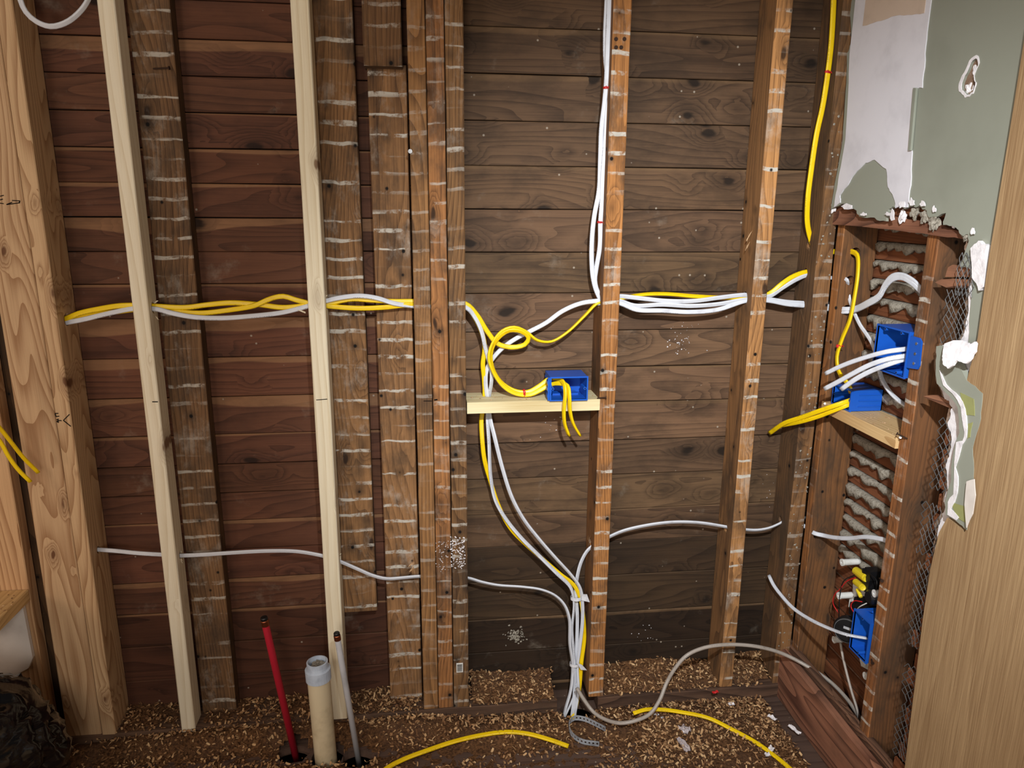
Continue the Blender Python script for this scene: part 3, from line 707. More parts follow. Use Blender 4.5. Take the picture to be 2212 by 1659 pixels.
# hanging scrap of painted plaster over the plywood edge
sc = [px2(*p, .915) for p in ((2026, 748), (2060, 742), (2092, 822), (2126, 850), (2122, 905), (2104, 968), (2106, 1030), (2096, 1100), (2092, 1145), (2072, 1128), (2046, 1112), (2044, 1085), (2058, 1040), (2062, 985), (2076, 935), (2072, 880), (2048, 850), (2027, 828), (2025, 790))]
MB().prism([ragged(sc, .0022, 2)], f3(0.9118), 0.010).build('painted_plaster', M['green'], wr)
wl = [px2(*p, .909) for p in ((2028, 800), (2036, 832), (2056, 850), (2074, 880), (2082, 935), (2078, 952), (2064, 955), (2060, 1000), (2058, 1068), (2046, 1085), (2045, 1112), (2064, 1124), (2070, 1118), (2052, 1100), (2066, 1066), (2068, 1030), (2062, 1010), (2076, 962), (2086, 945), (2086, 900), (2078, 868), (2062, 848), (2042, 830))]
MB().prism([ragged(wl, .002, 1)], f3(0.9100), 0.0016).build('torn_edge', M['gypsum'], wr)
for q in (((2073, 848), (2102, 862), (2104, 898), (2084, 897)), ((2052, 1084), (2084, 1094), (2086, 1130), (2066, 1118)), ((2090, 915), (2100, 912), (2094, 945), (2089, 948))):
    MB().prism([ragged([px2(*p, .910) for p in q], .0012, 1)], f3(0.9108), 0.0009).build('bared_paint', M['greenyel'], wr)
MB().prism([ragged([px2(*p, .905) for p in ((2088, 1040), (2104, 1035), (2108, 1070), (2104, 1110), (2092, 1140), (2086, 1090))], .001, 1)], lambda u, v, q: (.903 + q + (v - .8) * .05, u, v), .0016).build('torn_edge', M['drywall'], wr)
MB().prism([ragged([px2(*p, .905) for p in ((2046, 742), (2080, 735), (2096, 745), (2106, 738), (2112, 760), (2100, 785), (2080, 778), (2066, 796), (2052, 780), (2048, 765))], .003, 2)], lambda u, v, q: (.900 + q + (v - 1.05) * .3, u, v), .004).build('plaster_crumb', M['gypsum'], wr)
MB().prism([ragged([px2(*p, .92) for p in ((2095, 536), (2112, 520), (2130, 530), (2124, 620), (2112, 628), (2098, 600))], .003, 2)], f3(.921), .008).build('plaster_crumb', M['gypsum'], wr)

# expanded metal mesh curling out of the plaster
def mesh_patch(pa, X0, curl, name='metal_lath'):
    (ya, za), (yb, zb) = pa; mb = MB(); dy, dz = .0042, .0085
    ny = max(2, int(abs(yb - ya) / dy)); nz = max(2, int(abs(za - zb) / dz))
    def P(i, j):
        u = i / ny; zc = zb + (za - zb) * j / nz; yc = ya + (yb - ya) * u + .006 * noise.noise((zc * 20, u, X0))
        return Vector((X0 - curl * (1 - u) ** 2 + .006 * noise.noise((zc * 14, u * 2, 5)), yc, zc))
    for i in range(ny):
        for j in range(nz):
            if random.random() < .06: continue
            a, b = (P(i, j), P(i + 1, j + 1)) if (i + j) % 2 else (P(i, j + 1), P(i + 1, j))
            mb.tube([a, b], .0007, 4, False)
    o = mb.build(name, M['meshst'], wr); o['kind'] = 'stuff'
e = lambda px, py: px2(px, py, .935)
mesh_patch((e(2092, 545), (e(2128, 545)[0], e(2092, 640)[1])), .9245, .004)
mesh_patch((e(2062, 625), (e(2104, 625)[0], e(2062, 745)[1])), .932, .012)
mesh_patch((e(2044, 900), (e(2072, 900)[0], e(2030, 1060)[1])), .934, .012)
mesh_patch((e(2010, 1080), (e(2042, 1080)[0], e(2005, 1200)[1])), .932, .012)
mesh_patch((e(1996, 1200), (e(2026, 1200)[0], e(1980, 1400)[1])), .934, .010)
mesh_patch((e(1968, 1430), (e(1996, 1430)[0], e(1950, 1640)[1])), .934, .010)

# plywood sheet over the near end of the side wall
py_ = [px2(*p, .918) for p in ((2212, 130), (2185, 300), (2142, 560), (2118, 730), (2094, 824), (2126, 850), (2121, 905), (2108, 968), (2110, 1040), (2100, 1120), (2090, 1150), (2052, 1118), (2034, 1150), (2015, 1230), (2000, 1330), (1985, 1450), (1962, 1640))]
py_ = [(py_[0][0], ZT - .1)] + py_
py_ = py_ + [(py_[-1][0] - .004, .015), (-1.75, .015), (-1.75, ZT - .1)]
plywood = MB().prism([py_], f3(0.9128), 0.012).build('plywood_sheet', M['ply'], None, (.918, -1.1, .015), tint=(1, 1, 1))
tag(plywood, 'tall tan plywood sheet covering the wall at the right edge', 'plywood')

# base timbers along the side wall
def slant(name, a, b, w, h, mat, label, tint):
    a, b = Vector(a), Vector(b); v = []; n = 10; sd = random.uniform(0, 50)
    for i in range(n + 1):
        p = a.lerp(b, i / n); j = noise.noise((sd, i * .6, 0)) * .002
        v += [p + Vector((0, 0, 0)), p + Vector((w, 0, 0)), p + Vector((w, 0, h - .003 + j)), p + Vector((w - .004, 0, h + j)), p + Vector((.004, 0, h + j)), p + Vector((0, 0, h - .004 + j))]
    f = [(i * 6 + j, i * 6 + (j + 1) % 6, i * 6 + 6 + (j + 1) % 6, i * 6 + 6 + j) for i in range(n) for j in range(6)] + [tuple(range(6)), tuple(n * 6 + j for j in range(6))]
    o = mesh_obj(name, v, f, mat, None, (a + b) / 2, tint=tint); tag(o, label, 'timber'); return o
slant('base_timber', (.925, -.088, .002), (.918, -.75, .002), .020, .138, M['old_y'], 'reddish timber on edge along the floor at the right, wide grained face', (1.15, .92, .84))
slant('base_timber', (.949, -.055, .118), (.945, -.75, .112), .020, .034, M['old_y'], 'narrow grey weathered timber lying along the top of the reddish floor timber', (.74, .68, .62))

# ================================================================== left edge of the picture
L1 = beam('wall_stud', 'Z', (-1.0, -.090, 0.0), (-.893, -.055, ZT), M['pine_tan'], label='orange-lit stud at the left edge beyond the dark slot', jit=.0005, seg=20, tint=(1.02, .95, .88))
L0 = beam('wall_stud', 'Z', (-.905, -.048, 0.0), (-.85, -.002, ZT), M['old'], label='near-black strip added as shade in the slot between the left new studs', tint=(.25, .22, .2), alpha=0)  # added strip, coloured near-black to stand in for the shade of the slot
LB = beam('blocking', 'Y', (-1.02, -.62, Z_(58, 1300, -.095)), (-.893, -.092, Z_(58, 1275, -.095)), M['pine_block_y'], label='short pine blocking with shavings on top at the lower left edge', cat='blocking', tint=(1, .95, .86))
sh = [(-1.10, .400), (-.905, .400), (-.902, .262), (-.915, .236), (-.955, .215), (-1.10, .215)]
dw = MB().prism([sh], lambda u, v, q: (u, -.0925 - q, v), .010).build('drywall_scrap', M['drywall'], None, (-1.0, -.095, .215)); tag(dw, 'pale drywall scrap with a cut corner below the pine blocking', 'drywall')
flecks('wood_shavings', LB, 120, lambda: (random.uniform(-1.0, -.895), random.uniform(-.40, -.10), Z_(58, 1275, -.095) + .0005), .005, (0, 0, 1), M['chips'])
# end wall of the next room, dim, behind the left framing
wl_ = MB().box((-1.36, -2.2, -.3), (-1.33, 0.03, ZT)).build('wall_left', M['drywall']); wl_['kind'] = 'structure'

# ================================================================== blocking and boxes
BLK = beam('blocking', 'X', (X_(1008, 880, -.09) + .001, -.092, .812), (X_(1296, 880, -.09) - .001, -.002, .839), M['pine_block'], ch=.0008, label='pale pine block between triple post and orange-brown stud, holding a blue box', cat='blocking', seg=6, jit=.0004)
hb = at_z(1054, 854, .839); drill(BLK, (hb.x, hb.y, .825), 'Z', .014, .1)
BLR = beam('blocking', 'Y', (.945, -.403, .804), (1.034, -.121, .829), M['pine_block_y'], ch=.0008, label='pine block in the side wall bay under a blue box', cat='blocking', seg=6, jit=.0004, tint=(1.05, 1.02, .98))
MB().tube([at_x(1945, 945, .9445), at_x(1945, 945, .9435)], .0025, 8).build('screw_head', M['steel'], BLR)
MB().tube([at_x(1782, 872, .9445), at_x(1782, 872, .9435)], .0025, 8).build('screw_head', M['steel'], BLR)

def box(to3, w, h, d, label, origin, gangs=1, ribs=True, ear=None):
    t = thing('electrical_box', origin, label, 'electrical box', 'blue electrical boxes')
    th = .0022; f = lambda u, z, q: to3(u, q, z)
    body = MB().prism([[(0, 0), (w, 0), (w, h), (0, h)], [(th, th), (th, h - th), (w - th, h - th), (w - th, th)]], f, d)
    body.prism([[(0, 0), (w, 0), (w, h), (0, h)]], lambda u, z, q: to3(u, d - q, z), th)
    # front rim, a little wider than the shell
    body.prism([[(-.0012, -.0012), (w + .0012, -.0012), (w + .0012, h + .0012), (-.0012, h + .0012)], [(th, th), (th, h - th), (w - th, h - th), (w - th, th)]], lambda u, z, q: to3(u, q - .0004, z), .004)
    body.build('box_shell', M['blue'], t)
    longz = h > w
    bs = []
    for g in range(gangs):
        if longz or gangs > 1:
            u = w * (g + .5) / gangs; bs += [(u, th + .0035), (u, h - th - .0035)]
        else: bs += [(th + .0035, h / 2), (w - th - .0035, h / 2)]
    for (u, z) in bs:
        b = MB().tube([to3(u, .001, z), to3(u, d * .45, z)], .0036, 8).build('screw_boss', M['blue'], t)
        MB().tube([to3(u, .0004, z), to3(u, .0012, z)], .0017, 8).build('screw_hole', M['black'], b)
    # clamps moulded inside the shell and ribs outside
    for s in (.25, .75):
        u = w * s
        MB().prism([[(u - .009, d * .55), (u + .009, d * .55), (u + .006, d * .9), (u - .006, d * .9)]], lambda a, b, q: to3(a, b, h - th - q), .004).build('cable_clamp', M['blue'], t)
        MB().prism([[(u - .009, d * .55), (u + .009, d * .55), (u + .006, d * .9), (u - .006, d * .9)]], lambda a, b, q: to3(a, b, th + q), .004).build('cable_clamp', M['blue'], t)
    if ribs:
        for z in (h * .22, h * .5, h * .78):
            MB().prism([[(d * .25, z - .001), (d * .95, z - .001), (d * .95, z + .001), (d * .25, z + .001)]], lambda a, b, q: to3(-q, a, b), .0016).build('rib', M['blue'], t)
            MB().prism([[(d * .25, z - .001), (d * .95, z - .001), (d * .95, z + .001), (d * .25, z + .001)]], lambda a, b, q: to3(w + q, a, b), .0016).build('rib', M['blue'], t)
    if ear:
        ear(t)
    return t
# box on the pine block
def ear1(t):
    for z in (.006, .022, .038): MB().box((.2835, -.098, .841 + z), (.289, -.080, .841 + z + .008)).build('mounting_tab', M['blue'], t)
    MB().box((.2845, -.0985, .8405), (.2885, -.094, .895)).build('mounting_flange', M['blue'], t)
box(lambda u, d, z: (.290 + u, -.100 + d, .8405 + z), .087, .055, .075, 'blue box lying on the pine block with two yellow cable ends hanging out', (.333, -.062, .8405), ear=ear1)
box(lambda u, d, z: (.954 + d, -.146 - u, .8305 + z), .074, .048, .078, 'blue box lying on the side wall block, yellow cables leaving its mouth', (.99, -.18, .8305))
def ear3(t):
    p = MB().prism([[(-.403, .972), (-.436, .976), (-.440, .984), (-.437, 1.030), (-.430, 1.036), (-.403, 1.036)]], lambda u, v, q: (.9485 - q, u, v), .0025).build('mounting_flange', M['blue'], t)
    for z in (.985, 1.004, 1.024): MB().tube([(.9458, -.424, z), (.9448, -.424, z)], .003, 8).build('screw_head', M['steel'], p)
box(lambda u, d, z: (.945 + d, -.297 - u, .950 + z), .104, .092, .078, 'wide blue two-gang box on the side wall stud with white cables coming out', (.98, -.35, .950), gangs=2, ear=ear3)
box(lambda u, d, z: (.948 + d, -.338 - u, .308 + z), .062, .096, .070, 'small upright blue box near the floor in the side wall bay, by the round speaker', (.98, -.37, .308))

# ================================================================== cables
GY, GW = 'yellow cables', 'white cables'
def wc(pts, label, **kw): return cable('white_cable', pts, 'c_white', label, group=GW, **kw)
def yc(pts, label, **kw): return cable('yellow_cable', pts, 'c_yellow', label, group=GY, w=kw.pop('w', .0112), t=kw.pop('t', .006), **kw)
m = -.066
# run from the left framing to the triple post
yc([(100, 698, -.050), (143, 688, -.052), (170, 677, -.055), (215, 667, -.06), (262, 660, m), (310, 660, m), (345, 662, m), (400, 664, m), (450, 658, m), (500, 654, m - .004), (560, 658, m), (610, 664, m), (660, 660, m), (690, 656, m), (720, 653, m), (760, 646, m), (800, 648, m), (850, 651, m), (895, 651, -.06), (950, 655, -.058), (1005, 656, -.058), (1030, 680, -.055), (1052, 715, -.052), (1075, 742, -.050), (1105, 750, -.05), (1134, 744, -.054), (1142, 729, -.06), (1126, 716, -.064), (1100, 714, -.064), (1076, 730, -.06), (1061, 757, -.056), (1062, 790, -.055), (1080, 824, -.055), (1110, 844, -.058), (1140, 847, -.06), (1165, 834, -.06), (1188, 818, -.06), (1206, 818, -.075), (1218, 828, -.098), (1221, 850, -.110), (1218, 888, -.106), (1220, 916, -.100), (1229, 941, -.094)],
   'yellow cable from the left studs that loops once and enters the lying blue box', n0=(0, -1, .2))
yc([(100, 702, -.046), (143, 692, -.048), (200, 680, -.05), (262, 672, m + .004), (310, 666, m + .004), (350, 668, m + .004), (400, 675, m), (440, 676, m), (500, 669, m), (550, 660, m - .006), (585, 645, m - .006), (612, 640, m - .006), (640, 648, m - .004), (668, 655, m), (700, 660, m), (740, 664, m), (780, 666, m), (830, 664, m), (880, 659, m), (920, 660, -.058), (1005, 661, -.054), (1024, 684, -.048), (1042, 722, -.045), (1047, 752, -.045), (1043, 785, -.042), (1046, 820, -.036), (1047, 853, hb.y), (1044, 880, hb.y), (1040, 905, hb.y), (1042, 955, -.04), (1047, 995, -.04), (1058, 1035, -.04), (1076, 1090, -.04), (1102, 1140, -.042), (1135, 1175, -.045), (1175, 1210, -.048), (1210, 1240, -.05), (1238, 1262, -.05), (1253, 1290, -.05), (1260, 1335, -.05), (1262, 1380, -.05), (1256, 1430, -.052), (1251, 1490, -.06), (1243, 1530, -.075), (1232, 1562, -.09), (1225, 1600, -.09)],
   'yellow cable that drops behind the pine block and joins the bundle to the floor', twist=(0, 60))
wc([(100, 706, -.050), (143, 697, -.052), (180, 690, -.056), (230, 678, -.062), (285, 667, m - .004), (310, 666, m - .004), (340, 668, m - .005), (370, 676, m - .008), (420, 685, m - .010), (480, 687, m - .010), (540, 683, m - .010), (610, 675, m - .006), (655, 664, m - .004), (690, 654, m - .006), (730, 644, m - .008), (775, 639, m - .010), (815, 644, m - .008), (850, 655, m - .006), (893, 661, -.064), (950, 663, -.062), (1006, 664, -.062), (1025, 684, -.058), (1040, 715, -.055), (1048, 750, -.05), (1056, 780, -.048), (1062, 806, -.044), (1061, 830, -.040), (1057, 853, hb.y), (1054, 880, hb.y), (1053, 905, hb.y), (1056, 950, -.044), (1060, 1030, -.044), (1070, 1080, -.044), (1092, 1120, -.046), (1126, 1162, -.05), (1162, 1198, -.053), (1202, 1238, -.056), (1232, 1268, -.056), (1240, 1300, -.054), (1236, 1360, -.052), (1242, 1440, -.054), (1240, 1500, -.064), (1224, 1540, -.08), (1209, 1572, -.092), (1200, 1610, -.09)],
   'white cable from the left studs that drops beside the triple post through the pine block', twist=(0, -50))
wc([(1345, 650, -.052), (1315, 650, -.052), (1290, 650, -.052), (1255, 655, -.05), (1215, 672, -.046), (1180, 697, -.042), (1150, 713, -.04), (1115, 731, -.04), (1085, 752, -.04), (1062, 778, -.04), (1051, 800, -.04), (1049, 826, -.038), (1052, 853, hb.y - .004), (1056, 880, hb.y - .004), (1059, 905, hb.y - .004), (1068, 942, -.05), (1085, 1010, -.055), (1105, 1072, -.058), (1131, 1121, -.06), (1165, 1165, -.062), (1200, 1205, -.062), (1232, 1240, -.060), (1252, 1268, -.058), (1258, 1300, -.056), (1258, 1345, -.054), (1252, 1400, -.052), (1247, 1440, -.052), (1249, 1495, -.066), (1242, 1540, -.082), (1238, 1575, -.09), (1236, 1610, -.09)],
   'white cable from the orange-brown stud that crosses the yellow loop and drops through the block', twist=(0, 60))
# drop from the ceiling and run to the corner
wc([(1310, -60, -.060), (1311, 0, -.060), (1308, 70, -.060), (1308, 120, -.060), (1313, 180, -.062), (1312, 230, -.062), (1309, 290, -.060), (1302, 380, -.060), (1300, 440, -.06), (1297, 480, -.06), (1296, 530, -.058), (1288, 580, -.056), (1285, 605, -.055), (1290, 628, -.053), (1300, 643, -.052), (1315, 645, -.052), (1336, 640, -.054), (1380, 644, -.058), (1440, 650, -.062), (1500, 650, -.062), (1560, 642, -.058), (1610, 637, -.054), (1640, 640, -.052), (1662, 640, -.054), (1690, 622, -.056), (1720, 604, -.054), (1748, 593, -.047), (1790, 590, -.044)],
   'white ceiling cable nearest the stud, tied with red, running on to the corner', twist=(0, 0), n0=(-.3, -1, 0))
wc([(1316, -60, -.064), (1316, 0, -.066), (1314, 60, -.068), (1312, 120, -.068), (1310, 170, -.066), (1306, 220, -.062), (1299, 280, -.058), (1297, 340, -.056), (1294, 410, -.056), (1284, 465, -.056), (1279, 510, -.056), (1278, 560, -.056), (1281, 600, -.055), (1287, 625, -.053), (1298, 646, -.052), (1315, 650, -.052), (1338, 650, -.054), (1370, 660, -.058), (1430, 658, -.062), (1490, 661, -.062), (1550, 657, -.058), (1610, 647, -.054), (1640, 646, -.052), (1665, 647, -.052), (1700, 652, -.050), (1748, 655, -.047), (1790, 656, -.044)],
   'white ceiling cable that bows furthest left of the stud before running on to the corner', twist=(0, 10), n0=(-.3, -1, 0))
wc([(1290, 655, -.050), (1315, 654, -.052), (1338, 655, -.056), (1375, 669, -.060), (1430, 671, -.064), (1490, 674, -.064), (1550, 669, -.060), (1610, 650, -.055), (1640, 648, -.053), (1665, 650, -.055), (1700, 657, -.053), (1748, 661, -.048), (1790, 662, -.045)],
   'white cable lowest in the bundle between the two right-hand studs', twist=(0, -10))
yc([(1790, 588, -.044), (1748, 586, -.046), (1715, 596, -.052), (1690, 612, -.056), (1662, 634, -.052), (1637, 640, -.050), (1610, 641, -.050), (1560, 643, -.046), (1500, 640, -.044), (1440, 635, -.046), (1390, 636, -.048), (1340, 645, -.050), (1315, 652, -.052), (1292, 654, -.052), (1262, 683, -.05), (1225, 718, -.05), (1190, 738, -.052), (1160, 735, -.056), (1135, 716, -.058), (1110, 707, -.06), (1085, 715, -.06), (1064, 743, -.06), (1057, 772, -.062), (1066, 802, -.062), (1088, 834, -.062), (1115, 850, -.064), (1145, 852, -.064), (1170, 841, -.064), (1190, 830, -.064), (1208, 828, -.080), (1226, 834, -.100), (1230, 858, -.112), (1231, 884, -.108), (1237, 912, -.102), (1253, 941, -.094)],
   'yellow cable from the corner that loops and hangs out of the lying blue box', n0=(0, -1, .2), twist=(0, 180))
# long thin run low on the wall
wc([(185, 1186, -.050), (208, 1187, -.050), (250, 1190, -.056), (300, 1195, -.062), (350, 1198, m), (390, 1200, m), (440, 1198, m), (500, 1194, m), (580, 1190, m), (640, 1191, m), (680, 1197, m), (714, 1205, m), (735, 1213, m), (770, 1228, m), (805, 1243, m), (835, 1250, m), (870, 1248, -.062), (905, 1245, -.058), (950, 1247, -.058), (1008, 1248, -.058), (1040, 1257, -.056), (1075, 1264, -.054), (1130, 1268, -.052), (1170, 1274, -.052), (1200, 1287, -.052), (1220, 1308, -.054), (1230, 1338, -.056), (1231, 1390, -.056), (1237, 1440, -.056), (1233, 1490, -.07), (1222, 1530, -.082), (1214, 1566, -.092), (1208, 1610, -.09)],
   'white cable running low across the left studs to the floor bundle', twist=(0, 90), w=.0100)
wc([(1236, 1610, -.086), (1234, 1566, -.086), (1240, 1510, -.07), (1243, 1450, -.048), (1246, 1390, -.046), (1247, 1330, -.046), (1244, 1275, -.046), (1248, 1240, -.048), (1257, 1210, -.05), (1271, 1187, -.052), (1290, 1173, -.052), (1315, 1160, -.052), (1345, 1147, -.052), (1390, 1136, -.054), (1450, 1128, -.056), (1510, 1129, -.056), (1575, 1139, -.053), (1610, 1144, -.052), (1635, 1145, -.054), (1660, 1141, -.054), (1682, 1132, -.05), (1703, 1121, -.045), (1745, 1118, -.044)],
   'white cable leaving the floor bundle and arching across the right bays to the corner', twist=(0, 40), w=.0100)
# the top left loop and the ends at the left edge
wc([(36, -50, -.105), (44, 0, -.103), (56, 26, -.101), (78, 46, -.100), (108, 57, -.100), (140, 50, -.100), (168, 30, -.099), (190, 0, -.098), (204, -50, -.097)], 'white cable loop dipping in at the top left corner', twist=(0, 80))
yc([(-70, 850, -.22), (0, 925, -.18), (24, 955, -.165), (50, 988, -.15), (83, 1021, -.13)], 'longer yellow cable end poking in at the left edge', w=.0085, t=.005)
yc([(-70, 870, -.24), (0, 953, -.2), (18, 985, -.19), (40, 1015, -.18), (66, 1041, -.17)], 'shorter yellow cable end poking in at the left edge', w=.0085, t=.005)
# vertical yellow in the corner, through the stud and down to the side box
c1 = at_y(1838, 545, -.119)
yc([(1803, -60, -.070), (1801, 0, -.070), (1796, 90, -.072), (1788, 160, -.072), (1777, 230, -.072), (1764, 290, -.072), (1752, 370, -.070), (1745, 430, -.066), (1744, 480, -.058), (1750, 512, -.050), (1758, 531, -.045), Vector((c1.x - .02, -.050, c1.z - .002)), Vector((c1.x, -.085, c1.z)), Vector((c1.x + .001, -.125, c1.z + .001)), (1852, 552, 'x', .976), (1853, 590, 'x', .970), (1846, 640, 'x', .966), (1836, 690, 'x', .962), (1818, 735, 'x', .958), (1808, 770, 'x', .955), (1811, 800, 'x', .955), (1822, 818, 'x', .957), (1834, 832, 'x', .963), (1838, 850, 'x', .975)],
   'yellow cable hanging in the corner, looping through the side stud to the box below', twist=(0, 0), w=.0125)
c2 = at_y(1826, 604, -.119); c3 = at_y(1820, 667, -.119)
wc([Vector((c2.x - .02, -.06, c2.z)), Vector((c2.x, -.09, c2.z)), Vector((c2.x + .001, -.124, c2.z)), (1831, 620, 'x', .985), (1835, 645, 'x', .985), (1844, 672, 'x', .99), (1858, 702, 'x', .995), (1872, 722, 'x', .998), (1884, 742, 'x', .998), (1892, 766, 'x', 1.0)], 'thin white cable dropping from the side stud behind the two-gang box', w=.009, t=.005)
for k, (dz, lab) in enumerate(((0.0, 'upper of two flat white cables bowing across the side wall bay'), (.0062, 'lower of two flat white cables bowing across the side wall bay'))):
    wc([Vector((c3.x - .02, -.06, c3.z - dz)), Vector((c3.x, -.09, c3.z - dz)), Vector((c3.x + .001, -.124, c3.z - dz)), (1845, 666 + k * 5, 'x', .985), (1875, 652 + k * 6, 'x', .985), (1900, 636 + k * 6, 'x', .987), (1912, 613 + k * 8, 'x', .988), (1928, 596 + k * 8, 'x', .988), (1948, 594 + k * 6, 'x', .990), (1972, 606 + k * 7, 'x', .992), (1992, 626 + k * 6, 'x', .994), Vector((.996, -.403, at_x(1992, 630, .994).z - .012 - dz))], lab, twist=(20, 20))
cw = at_y(1757, 1150, -.119)
wc([Vector((cw.x - .02, -.06, cw.z)), Vector((cw.x, -.09, cw.z)), Vector((cw.x, -.124, cw.z)), (1776, 1156, 'x', .975), (1800, 1161, 'x', .98), (1835, 1163, 'x', .985), (1868, 1160, 'x', .988), (1895, 1163, 'x', .99), (1918, 1170, 'x', .992), Vector((.995, -.403, at_x(1918, 1170, .992).z - .01))], 'short white cable crossing the side wall bay below the block')
# cable ends out of the two-gang box
wc([(1966, 752, 'x', .985), (1950, 755, 'x', .960), (1925, 758, 'x', .940), (1890, 766, 'x', .925), (1845, 780, 'x', .91), (1812, 793, 'x', .90), (1783, 807, 'x', .89)], 'highest of three white cable ends out of the two-gang box', w=.0100)
wc([(1966, 768, 'x', .985), (1950, 770, 'x', .958), (1920, 775, 'x', .938), (1880, 788, 'x', .92), (1840, 808, 'x', .905), (1808, 826, 'x', .895), (1781, 840, 'x', .885)], 'middle of three white cable ends out of the two-gang box', w=.0105)
wc([(1966, 774, 'x', .985), (1950, 777, 'x', .962), (1922, 786, 'x', .942), (1885, 800, 'x', .926), (1850, 818, 'x', .912), (1817, 841, 'x', .90)], 'lowest of three white cable ends out of the two-gang box', w=.0105)
wc([(1898, 790, 'x', 1.0), (1901, 806, 'x', 1.0), (1908, 824, 'x', 1.002), (1922, 846, 'x', 1.004), (1940, 864, 'x', 1.006), (1962, 880, 'x', 1.008)], 'white cable curving down under the two-gang box to the stud', w=.0105)
yc([(1850, 860, 'x', .985), (1834, 866, 'x', .958), (1810, 874, 'x', .935), (1775, 886, 'x', .915), (1730, 902, 'x', .895), (1695, 914, 'x', .880), (1662, 936, 'x', .872)], 'upper yellow cable end reaching left out of the side wall box', w=.0115)
yc([(1850, 868, 'x', .985), (1834, 874, 'x', .958), (1808, 884, 'x', .938), (1770, 899, 'x', .918), (1730, 911, 'x', .898), (1684, 920, 'x', .880)], 'lower yellow cable end reaching left out of the side wall box', w=.0105)
# lower right
wc([(1661, 1243, 'x', .90), (1670, 1262, 'x', .90), (1690, 1289, 'x', .902), (1715, 1315, 'x', .906), (1750, 1338, 'x', .914), (1790, 1357, 'x', .926), (1830, 1371, 'x', .938), (1873, 1379, 'x', .975)], 'white cable end springing left from the small upright box near the floor', w=.0092, twist=(40, 0))
cable('grey_cable', [(1246, 1486, -.10), (1262, 1512, -.115), (1282, 1538, -.135), (1305, 1553, -.16), (1340, 1562, -.195), (1375, 1556, -.20), (1405, 1541, -.19), (1425, 1512, -.175), (1440, 1475, -.155), (1458, 1444, -.15), (1482, 1417, -.145), (1515, 1401, -.14), (1560, 1393, -.14), (1615, 1394, -.14), (1660, 1402, -.145), (1700, 1416, -.15), (1745, 1440, -.18), (1790, 1470, -.22), (1828, 1508, -.27), (1860, 1555, -.33), (1893, 1610, -.40)], 'c_grey', 'old grey cable arching over the floor from the bundle to the side wall', w=.0095, rnd=True)
cable('grey_cable', [(1815, 1385, 'x', 1.01), (1819, 1410, 'x', 1.008), (1828, 1450, 'x', 1.005), (1840, 1495, 'x', 1.004), (1852, 1535, 'x', 1.004), (1858, 1580, 'x', 1.004)], 'c_grey', 'thin grey cable hanging down below the round speaker', w=.0062, rnd=True)
# on the floor
fl = lambda px, py, z=.010: at_z(px, py, z)
yc([fl(800, 1690), fl(835, 1660), fl(870, 1641), fl(920, 1622, .014), fl(980, 1602, .018), fl(1040, 1588, .022), (fl(1095, 1581, .024)), fl(1140, 1585, .020), fl(1185, 1597, .016), fl(1228, 1612, .012)], 'yellow cable lying on the floor in front of the bundle', w=.0118, n0=(0, -.3, 1))
yc([fl(1368, 1541, .030), fl(1395, 1533, .034), fl(1430, 1533, .034), (fl(1470, 1538, .030)), fl(1530, 1551, .024), fl(1580, 1575, .018), fl(1630, 1602, .014), fl(1675, 1634, .012), fl(1730, 1680, .012)], 'yellow cable lying on the shavings in front of the right studs', w=.0108, n0=(0, -.3, 1))

# red twist ties and white tape on the bundles
def tie(p, tangent, rx, label, mat='red', wdt=.0045, flag=None, cat='tie', name='cable_tie', group='red cable ties'):
    p = Vector(p); tg = Vector(tangent).normalized(); a = Vector((0, -1, 0)); a = (a - tg * a.dot(tg)).normalized(); b = tg.cross(a)
    mb = MB(); n = 14; ring = []
    for s in (-wdt / 2, wdt / 2):
        for j in range(n):
            th = 6.2832 * j / n; q = p + tg * s + b * math.cos(th) * rx[0] + a * math.sin(th) * rx[1]; mb.v.append(q)
    mb.f = [(j, (j + 1) % n, n + (j + 1) % n, n + j) for j in range(n)]
    o = thing(name, p, label, cat, group)
    mb.build('band', M[mat], o)
    if flag:
        f0 = [Vector(pt(q)) for q in flag]; bk = Vector((0, .0012, 0))
        MB().add(f0 + [q + bk for q in f0], [tuple(range(len(f0))), tuple(range(len(f0), 2 * len(f0)))[::-1]] + [(i, (i + 1) % len(f0), len(f0) + (i + 1) % len(f0), len(f0) + i) for i in range(len(f0))]).build('loose_end', M[mat], o)
    else:
        c = p + a * rx[1]; mb2 = MB().tube([c, c + a * .003 + b * .003 + tg * .001, c + a * .002 + b * .007 - tg * .002], .0009, 5); mb2.tube([c, c + a * .004 - b * .002, c + a * .003 - b * .005 + tg * .003], .0009, 5)
        mb2.build('twisted_end', M[mat], o)
tie(at_y(1311, 190, -.064), (0, 0, 1), (.0085, .0075), 'red tie round the white ceiling cables near the top')
tie(at_y(1296, 480, -.060), (.05, 0, 1), (.0062, .0042), 'red tie halfway down the white ceiling cable')
tie(at_y(1788, 156, -.072), (.15, 0, 1), (.0068, .0042), 'red tie on the vertical yellow cable in the corner', wdt=.005)
tie(at_x(1813, 747, .957), (-.1, .1, 1), (.0075, .0050), 'red tie on the yellow cable above the side wall box', wdt=.006)
tie(at_y(1132, 848, -.061), (1, 0, .1), (.0085, .0080), 'red tie round the yellow cables left of the lying blue box', wdt=.005)
tie(at_y(1245, 1291, -.052), (0, .05, 1), (.015, .012), 'upper white tape wrap round the floor cable bundle', 'tape', .009, [(1258, 1284, -.064), (1268, 1284, -.066), (1274, 1301, -.067), (1256, 1297, -.064)], 'tape', 'tape_wrap', 'white tape wraps')
